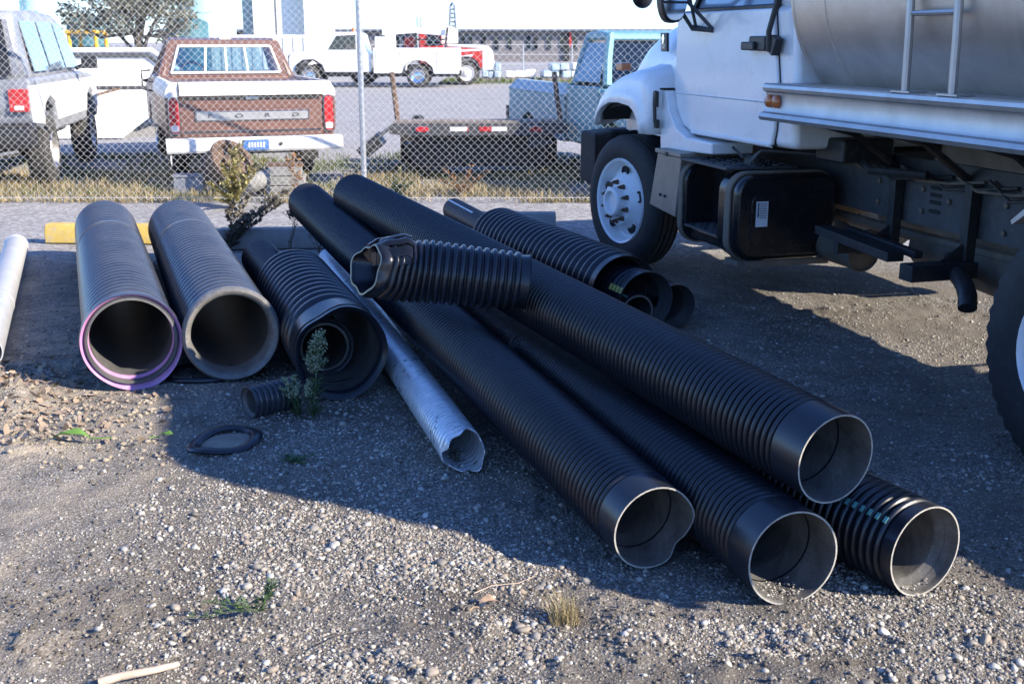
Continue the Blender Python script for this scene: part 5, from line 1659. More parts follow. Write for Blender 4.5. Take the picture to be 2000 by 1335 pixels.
mb = MB(); mb.lathe([(-0.015, 0.16), (-0.015, 0.19), (0.015, 0.19), (0.015, 0.16)], 24, c=(-0.38, 3.55, 1.24), axis=(0, -1, 0.5), closed=True); mb.build('steering_wheel', M['dark'], PK)
mb = MB(); mb.span(-0.06, 0.10, 2.76, 2.84, 1.715, 1.755); mb.build('cargo_lamp', M['clearlens'], PK, bevel=0.01)
mb = MB()
for z0 in (1.03, 1.15):
    mb.tube([(-0.97, 2.9, z0), (-1.10, 2.85, z0 + 0.02), (-1.12, 2.82, z0 + 0.05), (-1.12, 2.82, z0 + 0.15), (-1.0, 2.9, z0 + 0.16)], 0.012, 6)
mb.build('mirror_bracket', M['blackmetal'], PK)

# ------------------------------------------------------------------ grey and white suv at the left edge
SV = thing('suv', 'grey and white sport utility vehicle with big muddy tyres behind the fence', 'suv', (-6.30, 12.72, 0), R(11))
mb = MB()
mb.prism([(0.06, 0.78), (0.0, 1.0), (0.03, 1.30), (3.4, 1.30), (4.45, 1.22), (4.55, 0.95), (4.5, 0.62), (4.3, 0.62), (4.2, 0.88), (3.9, 1.0), (3.6, 0.88), (3.5, 0.62), (1.42, 0.62), (1.32, 0.90), (1.0, 1.02), (0.66, 0.90), (0.55, 0.68)], -0.93, 0.93, 'x')
mb.build('body', M['greypaint'], SV, bevel=0.05, segs=3)
for sx in (-1, 1):
    mb = MB()
    mb.prism([(0.05, 0.80), (0.02, 1.0), (0.03, 1.215), (4.4, 1.19), (4.5, 0.95), (4.46, 0.75), (4.25, 0.8), (4.15, 0.98), (3.9, 1.06), (3.62, 0.98), (3.48, 0.75), (1.44, 0.75), (1.34, 0.97), (1.0, 1.07), (0.66, 0.97), (0.56, 0.75)], sx * 0.90, sx * 0.945, 'x')
    mb.build('white_lower_side', M['white_dirty'], SV, bevel=0.015)
    wheel(SV, (sx * 0.80, 1.0, 0.42), 0.42, 0.27, 0.21, sx, M['rubber_dusty'], M['alu'], hub='dish', tread=26)
    wheel(SV, (sx * 0.80, 3.9, 0.42), 0.42, 0.27, 0.21, sx, M['rubber_dusty'], M['alu'], hub='dish', tread=26)
    mb = MB(); mb.prism(rrect(-0.105, 0.105, 0.93, 1.18, 0.02), -0.03, 0.05, 'y'); t_ = mb.build('tail_light', M['redlens'], SV, bevel=0.006); t_.location = (sx * 0.80, 0, 0)
    mb = MB(); mb.span(-0.05, 0.05, -0.035, -0.02, 0.95, 1.0); mb.build('reverse_lens', M['clearlens'], t_)
    quad_panel([(sx * 0.915, 0.45, 1.36), (sx * 0.915, 1.30, 1.36), (sx * 0.80, 1.22, 1.92), (sx * 0.80, 0.42, 1.92)], 0.012 * -sx).build('side_window', M['bluesky_glass'], SV)
    quad_panel([(sx * 0.915, 1.42, 1.36), (sx * 0.915, 2.30, 1.36), (sx * 0.80, 2.22, 1.92), (sx * 0.80, 1.36, 1.92)], 0.012 * -sx).build('side_window', M['bluesky_glass'], SV)
    quad_panel([(sx * 0.915, 2.42, 1.36), (sx * 0.915, 3.3, 1.36), (sx * 0.80, 2.85, 1.92), (sx * 0.80, 2.34, 1.92)], 0.012 * -sx).build('side_window', M['bluesky_glass'], SV)
    mb = MB(); mb.tube([(sx * 0.94, 2.9, 1.34), (sx * 1.05, 2.88, 1.38)], 0.03, 8); mb.box((sx * 1.13, 2.86, 1.42), (0.20, 0.09, 0.16)); mb.build('door_mirror', M['blackplastic'], SV, bevel=0.02)
mb = MB()
mb.prism([(0.02, 1.28), (0.16, 1.98), (0.25, 2.03), (1.5, 2.06), (2.6, 2.03), (2.85, 1.98), (3.4, 1.29)], -0.88, 0.88, 'x')
gh_ = mb.build('greenhouse', M['greypaint'], SV)
for v in gh_.data.vertices:
    if v.co.z > 1.5: v.co.x *= 0.875
gh_.modifiers.new('bevel', 'BEVEL').width = 0.05
mb = MB()
mb.prism(rrect(-0.68, 0.62, 1.38, 1.90, 0.08), -0.02, 0.03, 'y')
rw = mb.build('rear_window', M['glass_dark'], SV); rw.location = (0, 0.075, 0); rw.rotation_euler = (R(-11), 0, 0); rw.location = (0, -0.22, -0.02) ; rw.location = (0, 0.045 - 1.38 * math.sin(R(11)) * 0 , 0)
rw.rotation_euler = (0, 0, 0)
for v in rw.data.vertices:
    v.co.y += (v.co.z - 1.28) * 0.195 - 0.03
quad_panel([(-0.75, -0.012, 1.33), (0.75, -0.012, 1.33), (0.68, 0.105, 1.93), (-0.68, 0.105, 1.93)], -0.02).build('window_seal', M['blackplastic'], SV)
mb = MB(); mb.span(0.42, 0.60, -0.04, 0.03, 1.16, 1.22); mb.build('gate_handle', M['blackplastic'], SV, bevel=0.01)
mb = MB(); mb.span(0.46, 0.58, -0.03, 0.02, 0.92, 1.03); mb.build('gate_lock', M['blackplastic'], SV, bevel=0.01)
mb = MB()
mb.prism([(-0.16, 0.52), (-0.19, 0.60), (-0.18, 0.76), (-0.08, 0.80), (0.1, 0.80), (0.1, 0.52)], -0.95, 0.95, 'x')
mb.build('rear_bumper', M['blackmetal'], SV, bevel=0.03)
mb = MB(); mb.tube([(-0.3, -0.05, 0.42), (0.35, -0.10, 0.44), (0.75, -0.05, 0.50)], 0.05, 10); mb.build('exhaust_pipe', M['chrome'], SV)
mb = MB()
mb.span(-0.5, 0.5, 0.2, 4.2, 0.45, 0.66)
mb.tube([(-0.8, 1.0, 0.42), (0.8, 1.0, 0.42)], 0.07, 10)
mb.build('underbody', M['blackmetal'], SV)

# ------------------------------------------------------------------ flatbed trailer
FT = thing('flatbed_trailer', 'low grey flatbed trailer with red marker lamps and two rusty stakes behind the fence', 'trailer', (-0.40, 14.0, 0), R(2))
def planks(parent, n, y0, y1, x0, x1, z0, z1, m):
    w = (x1 - x0) / n
    for k in range(n):
        mb = MB(); mb.span(x0 + k * w + 0.004, x0 + (k + 1) * w - 0.004, y0, y1, z0, z1 + 0.002 * (k % 3))
        mb.build('deck_plank', m, parent)
mb = MB()
mb.prism([(-1.10, 0.60), (-1.10, 0.70), (-1.04, 0.725), (1.04, 0.725), (1.10, 0.70), (1.10, 0.62), (0.85, 0.575), (-0.85, 0.575)], 0.0, 0.05, 'y')
hb = mb.build('rear_header', M['greyframe'], FT, bevel=0.006)
planks(FT, 8, 0.06, 0.5, -1.06, 1.06, 0.70, 0.745, M['woodgrey'])
for x, m_, nm in ((-0.70, 'redlens', 'oval_lamp'), (0.69, 'redlens', 'oval_lamp')):
    mb = MB(); mb.prism([(x + 0.085 * math.copysign(abs(math.cos(a)) ** 0.7, math.cos(a)), 0.655 + 0.034 * math.sin(a)) for a in [2 * math.pi * k / 20 for k in range(20)]], -0.03, 0.0, 'y')
    lo = mb.build(nm, M[m_], hb, bevel=0.008)
    mb = MB(); mb.prism([(x + 0.10 * math.copysign(abs(math.cos(a)) ** 0.7, math.cos(a)), 0.655 + 0.046 * math.sin(a)) for a in [2 * math.pi * k / 20 for k in range(20)]], -0.012, 0.0, 'y')
    mb.build('lamp_grommet', M['chrome'], hb)
for x0, x1, m_ in ((-0.36, -0.15, 'clearlens'), (-0.15, -0.135, 'redlens'), (0.0, 0.15, 'redlens'), (0.15, 0.34, 'clearlens')):
    mb = MB(); mb.span(x0, x1, -0.006, 0.0, 0.63, 0.685); mb.build('reflector_tape', M[m_], hb)
mb = MB()
for x in (-0.62, 0.62):
    mb.span(x - 0.04, x + 0.04, 0.05, 0.5, 0.52, 0.69); mb.span(x - 0.04, x + 0.04, 0.3, 2.4, 0.30, 0.44)
mb.span(-0.85, 0.85, 0.34, 0.40, 0.16, 0.60)  # dark cross plate added as the shade under the deck
mb.span(-0.95, 0.95, 0.44, 1.5, 0.30, 0.44)
mb.build('frame_and_shade_plate', M['blackmetal'], FT)
mb = MB(); mb.tube([(-0.95, 1.6, 0.33), (0.95, 1.6, 0.33)], 0.05, 10); mb.tube([(-0.95, 2.4, 0.33), (0.95, 2.4, 0.33)], 0.05, 10); mb.build('axle', M['blackmetal'], FT)
for sx in (-1, 1):
    for y in (1.6, 2.4):
        wheel(FT, (sx * 0.86, y, 0.34), 0.34, 0.2, 0.19, sx, M['rubber'], M['white_dirty'], hub='flat', seg=28)
    mb = MB(); mb.box((sx * 0.9, 1.0, 0.37), (0.26, 0.012, 0.42)); mb.build('mud_flap', M['rubber'], FT)
mb = MB(); mb.span(0.60, 0.82, 0.06, 0.08, 0.43, 0.56); mb.build('hinge_box', M['greyframe'], FT)
for x, dx in ((-1.02, -0.07), (1.03, -0.08)):
    mb = MB(); mb.tube([(x, 0.4, 0.72), (x + dx * 0.5, 0.52, 1.0), (x + dx, 0.54, 1.32)], 0.032, 6); mb.build('stake', M['rustmetal'], FT)
mb = MB(); mb.box((-1.24, 0.15, 0.56), (0.42, 0.5, 0.035), (0, R(-38), 0)); mb.build('side_ramp', M['greyframe'], FT, bevel=0.005)
mb = MB(); mb.box((-1.34, 0.25, 0.44), (0.30, 0.6, 0.16), (0, R(-38), 0)); mb.build('ramp_frame', M['blackmetal'], FT, bevel=0.005)

# ------------------------------------------------------------------ old light-blue pickup facing the fence
BP = thing('pickup_truck', 'old light blue pickup truck facing the fence, half hidden by the tanker nose', 'pickup truck', (0.88, 17.25, 0), R(180 + 17))
for sx in (-1, 1):
    mb = MB()
    mb.prism([(0.0, 0.50), (0.0, 1.03), (2.45, 1.03), (2.45, 0.45), (1.28, 0.45), (1.2, 0.66), (0.92, 0.74), (0.64, 0.66), (0.56, 0.45)], sx * 0.78, sx * 0.97, 'x')
    bs = mb.build('bed_side', M['bluepaint'], BP, bevel=0.02)
    mb = MB()
    mb.prism([(sx * 0.97, 1.025), (sx * 0.985, 1.035), (sx * 0.85, 1.16), (sx * 0.78, 1.17), (sx * 0.76, 1.15), (sx * 0.8, 1.03)], 0.0, 2.5, 'y')
    mb.build('bed_shoulder', M['bluelight'], bs, bevel=0.01)  # lighter colour stands for the sky reflected on this slope
    wheel(BP, (sx * 0.82, 0.92, 0.36), 0.36, 0.2, 0.2, sx, M['rubber'], M['white_dirty'], hub='flat', seg=28)
    wheel(BP, (sx * 0.82, 4.0, 0.36), 0.36, 0.2, 0.2, sx, M['rubber'], M['white_dirty'], hub='flat', seg=28)
    mb = MB()
    mb.prism([(2.52, 0.48), (2.52, 1.16), (3.6, 1.18), (3.62, 0.48)], sx * 0.9, sx * 0.965, 'x')
    d_ = mb.build('door', M['bluepaint'], BP, bevel=0.02)
    quad_panel([(sx * 0.93, 2.70, 1.22), (sx * 0.93, 3.55, 1.22), (sx * 0.76, 3.30, 1.68), (sx * 0.76, 2.72, 1.68)], 0.006 * -sx).build('door_window', M['glass_dark'], BP)
    mb = MB()
    mb.prism([(3.64, 0.45), (3.64, 1.16), (5.0, 1.06), (5.08, 0.9), (5.05, 0.5), (4.4, 0.5), (4.3, 0.74), (4.0, 0.82), (3.72, 0.74)], sx * 0.72, sx * 0.97, 'x')
    mb.build('front_fender', M['bluepaint'], BP, bevel=0.03)
    mb = MB(); mb.lathe([(0, 0.11), (0.03, 0.11), (0.05, 0.06), (0.055, 0.001)], 18, c=(sx * 0.72, 5.06, 0.86), axis=(0, 1, 0)); mb.build('headlight', M['clearlens'], BP)
mb = MB(); mb.span(-0.78, 0.78, 0.0, 0.06, 0.5, 1.03); mb.build('tailgate', M['bluepaint'], BP)
mb = MB(); mb.span(-0.78, 0.78, 0.06, 2.45, 0.5, 0.62); mb.span(-0.93, 0.93, 2.42, 2.5, 0.48, 1.18); mb.build('bed_floor', M['bluepaint'], BP)
mb = MB(); mb.prism([(3.6, 1.08), (3.6, 1.20), (4.9, 1.12), (5.05, 1.04), (5.05, 0.5), (4.4, 0.5)], -0.74, 0.74, 'x'); mb.build('hood', M['bluelight'], BP, bevel=0.03)
mb = MB(); mb.span(-0.96, 0.96, 5.1, 5.2, 0.45, 0.6); mb.build('front_bumper', M['chrome'], BP, bevel=0.02)
mb = MB(); mb.span(-0.98, 0.98, -0.12, -0.02, 0.48, 0.78); mb.build('rear_bumper', M['blackmetal'], BP, bevel=0.01)
greenhouse(BP, 2.56, 3.62, 1.18, 1.76, 0.86, 0.70, 0.05, 0.32, M['bluepaint'], 0.07)
quad_panel([(-0.80, 3.60, 1.22), (0.80, 3.60, 1.22), (0.66, 3.31, 1.70), (-0.66, 3.31, 1.70)], 0.006).build('windshield', M['glass_dark'], BP)
mb = MB(); mb.span(-0.86, 0.86, 2.55, 2.6, 1.15, 1.34); mb.span(-0.7, 0.7, 2.7, 2.9, 0.8, 1.35); mb.build('bench_seat', M['seat'], BP, bevel=0.04)
mb = MB(); mb.disc((0.972, 2.25, 0.92), (1, 0, 0), 0.045, 0.012, 16); mb.build('fuel_cap', M['bluelight'], BP)
mb = MB(); mb.span(-0.5, 0.5, 0.1, 4.9, 0.36, 0.52); mb.build('underbody', M['blackmetal'], BP)

# ------------------------------------------------------------------ clutter under and beside the pickup
dr_ = thing('rusty_drum', 'rusty brown steel wheel leaning under the back of the brown pickup', 'wheel', (-3.25, 12.95, 0.02), R(12))
mb = MB()
mb.lathe([(-0.13, 0.22), (-0.13, 0.27), (-0.10, 0.28), (-0.07, 0.245), (0.07, 0.245), (0.10, 0.28), (0.13, 0.27), (0.13, 0.22), (0.05, 0.20), (0.02, 0.13), (0.03, 0.06), (0.02, 0.001)], 36, c=(0, 0, 0.30), axis=(0.55, -0.62, 0.56))
mb.build('rim', M['rustmetal'], dr_)
mb = MB()
mb.lathe([(-0.04, 0.09), (0.10, 0.09), (0.12, 0.06), (0.12, 0.001)], 20, c=(0, 0, 0.30), axis=(0.55, -0.62, 0.56))
mb.build('hub', M['rustmetal'], dr_)
tyre_ = thing('old_tyre', 'pale dusty tyre lying under the rusty wheel by the pickup', 'tyre', (-2.98, 12.95, 0.0), 0)
mb = MB()
mb.lathe([(0.0, 0.22), (0.02, 0.30), (0.06, 0.34), (0.12, 0.345), (0.17, 0.33), (0.2, 0.29), (0.19, 0.22), (0.1, 0.19)], 40, c=(0, 0, 0.0), axis=(-0.35, 0.1, 0.93), closed=True)
mb.build('tyre_ring', M['concrete'], tyre_, angle=60)
stk = thing('slab_stack', 'stack of pale concrete slabs beside the rusty wheel', 'slab stack', (-2.60, 12.98, 0), R(8))
for k in range(3):
    mb = MB(); mb.box((0.02 * (k % 2), 0, 0.055 + k * 0.107), (0.44 - 0.03 * k, 0.32, 0.10)); mb.build('slab', M['concrete'], stk, bevel=0.01)
mb = MB(); mb.box((0.0, 0.02, 0.335), (0.40, 0.26, 0.03)); mb.build('top_board', M['rustmetal'], stk)
gb = thing('grey_bin', 'dark blue grey metal box on the grass under the pickup bumper', 'box', (-3.70, 12.98, 0), R(8))
mb = MB(); mb.span(-0.17, 0.17, -0.13, 0.13, 0, 0.20); mb.build('box_body', M['greypaint'], gb, bevel=0.015)
mb = MB(); mb.span(-0.18, 0.18, -0.14, 0.14, 0.20, 0.225); mb.build('lid', M['greypaint'], gb, bevel=0.006)

# rust-streaked white dump trailer between the suv and the pickup
DT = thing('dump_trailer', 'white rust streaked dump trailer with dropped tailgate, between suv and brown pickup', 'trailer', (-7.4, 21.5, 0), R(8))
DT.scale = (1.08, 1.08, 1.0)
mb = MB()
mb.prism([(-0.95, 1.52), (0.62, 1.52), (1.20, 1.02), (1.20, 0.82), (-0.95, 0.82)], 0.0, 0.06, 'y')
dtp = mb.build('tail_panel', M['white_rust'], DT)
for a, b_ in (((-0.93, 0.84), (-0.93, 1.50)), ((-0.93, 1.44), (0.6, 1.44)), ((0.6, 1.44), (1.14, 0.98)), ((-0.93, 0.86), (1.16, 0.86))):
    mb = MB(); mb.tube([(a[0], -0.02, a[1]), (b_[0], -0.02, b_[1])], 0.032, 6); mb.build('panel_frame', M['greyframe'], dtp)
mb = MB(); mb.tube([(-0.98, 0, 1.53), (0.66, 0, 1.53), (1.26, 0, 1.02)], 0.05, 8); mb.build('top_rim', M['white_rust'], DT)
mb = MB(); mb.span(-0.95, 1.2, 0.1, 3.6, 0.7, 0.82); mb.span(-0.98, -0.9, 0.06, 3.6, 0.82, 1.5); mb.span(1.13, 1.2, 0.06, 3.6, 0.82, 1.0); mb.build('dump_body', M['white_rust'], DT)
mb = MB(); mb.add([(-0.92, -0.02, 0.82), (1.16, -0.02, 0.82), (0.25, -1.0, 0.06), (-0.92, -1.0, 0.06), (-0.92, 0.03, 0.80), (1.16, 0.03, 0.80), (0.25, -1.0, 0.02), (-0.92, -1.0, 0.02)], [(0, 1, 2, 3), (7, 6, 5, 4), (0, 4, 5, 1), (1, 5, 6, 2), (2, 6, 7, 3), (3, 7, 4, 0)]); mb.build('dropped_gate', M['white_rust'], DT)
mb = MB(); mb.tube([(-0.9, -0.4, 0.55), (0.1, -0.02, 0.85)], 0.025, 6); mb.build('gate_brace', M['rustmetal'], DT)
for sx in (-0.8, 1.05):
    wheel(DT, (sx, 1.8, 0.36), 0.36, 0.22, 0.2, 1 if sx > 0 else -1, M['rubber'], M['white_dirty'], hub='flat', seg=24)

# ------------------------------------------------------------------ white service truck with a boom
ST = thing('service_truck', 'white utility service truck with a crane boom in the far lot, side on', 'truck', (-3.55, 44.6, 0), R(90))
# local y forward = picture left; local -x faces the camera
mb = MB()
mb.prism([(1.75, 0.55), (1.75, 1.25), (1.95, 1.30), (2.1, 1.95), (2.3, 2.02), (3.15, 2.02), (3.55, 1.34), (4.75, 1.26), (4.85, 1.1), (4.85, 0.55), (4.62, 0.55), (4.55, 0.8), (4.3, 0.98), (3.9, 1.0), (3.6, 0.8), (3.52, 0.55)], -0.98, 0.98, 'x')
mb.build('cab_body', M['white_paint'], ST, bevel=0.05)
for sx in (-1, 1):
    quad_panel([(sx * 0.99, 2.3, 1.38), (sx * 0.99, 3.35, 1.38), (sx * 0.99, 3.02, 1.88), (sx * 0.99, 2.3, 1.92)], 0.01 * -sx).build('door_window', M['glass_dark'], ST)
    wheel(ST, (sx * 0.92, 4.1, 0.42), 0.42, 0.26, 0.26, sx, M['rubber_dusty'], M['chrome'], hub='dish', seg=28)
    wheel(ST, (sx * 0.94, 0.0, 0.42), 0.42, 0.3, 0.27, sx, M['rubber_dusty'], M['chrome'], hub='dish', seg=28)
    mb = MB()
    mb.prism([(1.65, 0.52), (1.65, 1.44), (-1.55, 1.44), (-1.55, 0.50), (-0.62, 0.50), (-0.55, 0.75), (-0.3, 0.95), (0.0, 1.0), (0.3, 0.95), (0.55, 0.75), (0.62, 0.52)], sx * 0.6, sx * 1.08, 'x')
    ub = mb.build('utility_body', M['white_paint'], ST, bevel=0.02)
    for y0, y1, z0, z1 in ((0.75, 1.55, 0.62, 1.38), (-0.65, 0.65, 1.08, 1.38), (-1.48, -0.72, 0.62, 1.38)):
        mb = MB(); mb.span(sx * 1.08, sx * 1.095, y0, y1, z0, z1); mb.build('compartment_door', M['white_paint'], ub, bevel=0.01)
    mb = MB(); mb.prism([(4.62, 0.6), (4.55, 0.84), (4.3, 1.02), (3.9, 1.04), (3.6, 0.84), (3.5, 0.6), (3.56, 0.6), (3.66, 0.8), (3.92, 0.98), (4.28, 0.96), (4.5, 0.8), (4.56, 0.6)], sx * 0.9, sx * 1.04, 'x'); mb.build('fender_flare', M['blackplastic'], ST)
quad_panel([(-0.9, 3.5, 1.38), (0.9, 3.5, 1.38), (0.82, 3.18, 1.93), (-0.82, 3.18, 1.93)], 0.01).build('windshield', M['glass_dark'], ST)
mb = MB(); mb.prism([(4.86, 0.62), (4.90, 0.65), (4.90, 1.15), (4.86, 1.2)], -0.8, 0.8, 'x'); mb.build('grille', M['blackplastic'], ST)
mb = MB(); mb.span(-1.0, 1.0, 4.9, 5.15, 0.42, 0.62); mb.build('front_bumper', M['chrome'], ST, bevel=0.03)
mb = MB(); mb.span(-0.4, 0.4, -1.6, 4.7, 0.38, 0.6); mb.span(-1.0, 1.0, 1.65, 1.75, 0.3, 0.7); mb.build('chassis', M['blackmetal'], ST)
mb = MB(); mb.lathe([(0, 0.09), (0.12, 0.08), (0.16, 0.05), (0.17, 0.001)], 14, c=(0, 2.5, 2.03), axis=(0, 0, 1)); mb.build('beacon', M['amber'], ST)
mb = MB()
mb.prism([(1.4, 1.9), (1.4, 2.18), (1.1, 2.22), (-0.9, 2.14), (-1.35, 2.05), (-1.35, 1.92), (-0.9, 1.90), (0.3, 1.98)], -0.12, 0.12, 'x')
mb.span(-0.14, 0.14, 0.9, 1.3, 1.4, 1.95)
mb.build('crane_boom', M['white_paint'], ST, bevel=0.02)
mb = MB(); mb.tube([(-0.2, -1.0, 1.4), (-0.2, -1.1, 2.2)], 0.04, 8); mb.tube([(-0.2, 0.1, 1.4), (-0.2, 0.1, 2.0)], 0.05, 8); mb.tube([(-0.25, -1.1, 1.75), (-0.25, 0.1, 1.75)], 0.03, 8); mb.build('boom_rest', M['blackmetal'], ST)
mb = MB(); mb.span(-0.9, -0.3, 1.05, 1.6, 1.44, 1.85); mb.build('hose_reel_box', M['white_dirty'], ST, bevel=0.02)

# ------------------------------------------------------------------ red and white semi
SM = thing('semi_truck', 'red and white semi truck parked nose right behind the service truck', 'truck', (-1.75, 47.0, 0), R(-90))
SM.scale = (0.92, 0.92, 0.92)
mb = MB()
mb.prism([(-0.65, 0.75), (-0.6, 0.95), (-0.3, 1.15), (0.1, 1.15), (0.4, 0.95), (0.5, 0.7), (0.62, 0.7), (0.66, 1.0), (0.66, 1.5), (-0.9, 1.62), (-1.0, 0.75)], -0.85, 0.85, 'x')
mb.build('hood', M['redpaint'], SM, bevel=0.04)
for sx in (-1, 1):
    for z0, z1, y0, y1 in ((1.36, 1.44, -0.95, 0.6), (1.05, 1.20, -0.95, 0.2)):
        quad_panel([(sx * 0.856, y0, z0), (sx * 0.856, y1, z1), (sx * 0.856, y1, z1 + 0.09), (sx * 0.856, y0, z0 + 0.07)], 0.008 * -sx).build('hood_stripe', M['white_paint'], SM)
    wheel(SM, (sx * 0.95, -0.05, 0.5), 0.5, 0.28, 0.31, sx, M['rubber_dusty'], M['white_paint'], hub='convex', seg=28)
    wheel(SM, (sx * 0.95, -4.6, 0.5), 0.5, 0.5, 0.31, sx, M['rubber_dusty'], M['white_paint'], hub='dish', seg=28)
    mb = MB(); mb.prism([(-0.72, 0.62), (-0.55, 1.0), (-0.25, 1.2), (0.1, 1.2), (0.4, 1.02), (0.58, 0.62), (0.5, 0.62), (0.32, 0.95), (0.08, 1.1), (-0.22, 1.1), (-0.48, 0.92), (-0.62, 0.62)], sx * 0.6, sx * 1.1, 'x'); mb.build('front_fender', M['blackmetal'], SM)
    quad_panel([(sx * 1.0, -1.75, 1.66), (sx * 1.0, -1.15, 1.66), (sx * 0.98, -1.3, 2.2), (sx * 0.98, -1.75, 2.2)], 0.01 * -sx).build('door_window', M['glass_dark'], SM)
mb = MB(); mb.prism([(0.60, 0.6), (1.02, 0.62), (1.12, 0.9), (1.05, 1.4), (0.85, 1.62), (0.62, 1.66), (-0.9, 1.70), (-0.9, 1.60), (0.6, 1.52)], -0.86, 0.86, 'x'); mb.build('white_nose', M['white_paint'], SM, bevel=0.06)
mb = MB(); mb.span(-0.98, 0.98, -2.1, -1.0, 0.8, 1.65); mb.span(-0.95, 0.95, -2.1, -1.3, 1.65, 2.32); mb.build('cab_body', M['redpaint'], SM, bevel=0.06)
mb = MB(); mb.prism([(-1.2, 1.7), (-0.5, 1.75), (-0.5, 2.3), (-0.75, 2.46), (-1.2, 2.5)], -0.95, 0.2, 'x'); mb.build('white_tank_box', M['white_paint'], SM, bevel=0.05)
mb = MB(); mb.span(-0.7, 0.7, -2.75, -2.25, 1.2, 2.0); mb.build('red_body_box', M['redpaint'], SM, bevel=0.03)
mb = MB(); mb.span(-0.4, 0.4, -5.3, 0.6, 0.6, 0.85); mb.span(-1.0, -0.6, -1.9, -0.9, 0.35, 0.8); mb.span(0.6, 1.0, -1.9, -0.9, 0.35, 0.8); mb.build('chassis', M['blackmetal'], SM)
for x in (-0.9, 0.9):
    mb = MB(); mb.tube([(x, -2.15, 0.9), (x, -2.15, 2.85)], 0.06, 10); mb.build('exhaust_stack', M['chrome'], SM)

# ------------------------------------------------------------------ far yard: goods, silos, building, tree
random.seed(3)
names = [(-0.9, 50.5, 0.8, 'blue and white wrapped bundle of sacks, leftmost in the far yard', 'wrap'), (0.35, 51, 1.3, 'white shrink wrapped pallet load next to the bundle of sacks', 'white_dirty'), (1.85, 50.6, 1.2, 'bluish white wrapped pallet load in the middle of the far row', 'wrap'), (3.1, 52, 0.9, 'tall white pallet load before the dark doorway of the long building', 'white_dirty'), (4.2, 52.5, 0.8, 'pale wrapped pallet load just left of the blue pickup', 'wrap')]
for k, (x, y, w, lab, m_) in enumerate(names):
    o = thing('pallet_load', lab, 'pallet', (x, y, 0), R(random.uniform(-8, 8)), 'wrapped pallet loads by the long building')
    mb = MB()
    for q in range(3):
        mb.span(-w / 2, w / 2, -0.5 + q * 0.4, -0.3 + q * 0.4, 0, 0.12)
    mb.build('pallet', M['woodgrey'], o)
    mb = MB()
    for q in range(3):
        for r_ in range(1 + (random.random() < 0.35)):
            mb.box((-w / 3 + q * w / 3 + random.uniform(-0.03, 0.03), random.uniform(-0.05, 0.05), 0.29 + r_ * 0.3 + random.uniform(-0.03, 0.03)), (w / 3.1, 0.9, 0.30), (random.uniform(-0.06, 0.06), random.uniform(-0.08, 0.08), random.uniform(-0.15, 0.15)))
    mb.build('wrapped_goods', M[m_], o, bevel=0.06, segs=2)['kind'] = 'stuff'
bd_ = thing('long_building', 'long low grey building with narrow windows and a blue grey roof edge', 'building', (6, 100, 0))
mb = MB(); mb.span(-36, 36, 0, 14, 0, 2.55); mb.build('wall', M['brickfar'], bd_)
mb = MB(); mb.prism([(-0.5, 2.50), (-0.5, 2.66), (0.3, 2.68), (7, 2.72), (15, 2.68), (15, 2.5)], -36.3, 36.3, 'x'); mb.build('roof', M['roofblue'], bd_)
mb = MB(); mb.span(-36.4, 36.4, -0.55, -0.5, 2.42, 2.52); mb.build('eave_shadow_strip', M['blackmetal'], bd_)  # black strip standing in for the shadow below the eave
for k in range(26):
    x = -27.5 + k * 1.12 + (0.5 if k % 5 == 0 else 0)
    if -8 < x + 6 < -7: continue
    mb = MB(); mb.span(x - 0.24, x + 0.24, -0.06, 0.02, 0.95, 2.2); w_ = mb.build('window', M['roofblue'], bd_)
    mb = MB(); mb.span(x - 0.19, x + 0.19, -0.075, -0.06, 1.0, 2.15); mb.build('pane', M['glass_dark'], w_)
mb = MB(); mb.span(-1.55, -1.1, -0.2, 0.02, 0, 2.5); mb.build('doorway', M['dark'], bd_)
mb = MB(); mb.span(-1.1, -0.9, -0.22, 0.02, 1.2, 2.5); mb.build('red_downpipe', M['redpaint'], bd_)
for x in (-30, -25.5, -22, 9):
    mb = MB(); mb.span(x - 0.9, x + 0.9, -0.05, 0.02, 0, 2.3); mb.build('loading_door', M['greyframe'], bd_)
tw_ = thing('lattice_tower', 'small grey tapering tower rising behind the long building roof', 'tower', (-6.2, 122, 0))
mb = MB()
for k in range(4):
    a = R(45 + 90 * k)
    mb.tube([(0.75 * math.cos(a), 0.75 * math.sin(a), 0), (0.28 * math.cos(a), 0.28 * math.sin(a), 5.2)], 0.09, 6)
mb.build('leg', M['roofblue'], tw_)
mb = MB()
for z in np.arange(1.5, 5.2, 0.42):
    w = 1.15 - 0.15 * z
    mb.box((0, 0, z), (w, w, 0.18))
mb.build('louvre', M['roofblue'], tw_)
mb = MB(); mb.lathe([(5.2, 0.32), (5.6, 0.05), (5.62, 0.001)], 4, axis=(0, 0, 1)); mb.build('cap', M['roofblue'], tw_)

def silo(label, x, y, rr, h, m, group):
    o = thing('silo', label, 'silo', (x, y, 0), 0, group)
    mb = MB(); mb.lathe([(0, rr), (h, rr), (h + rr * 0.35, rr * 0.2), (h + rr * 0.36, 0.001)], 36, axis=(0, 0, 1)); mb.build('shell', M[m], o, angle=30)
    mb = MB()
    z = 1.5
    while z < h:
        mb.lathe([(z - 0.04, rr), (z - 0.03, rr + 0.03), (z + 0.03, rr + 0.03), (z + 0.04, rr)], 36, axis=(0, 0, 1)); z += 1.5
    mb.build('hoop', M[m], o)
    return o
SG = 'teal storage silos in the far background'
silo('pale teal silo behind the suv roof, leftmost', -25.2, 52, 1.5, 9, 'teal', SG)
silo('pale teal silo showing between the suv and the tree', -21.0, 52, 0.75, 9, 'teal', SG)
silo('low dark teal tank beside the suv mirror', -20.0, 55, 0.9, 2.6, 'tealdark', SG)
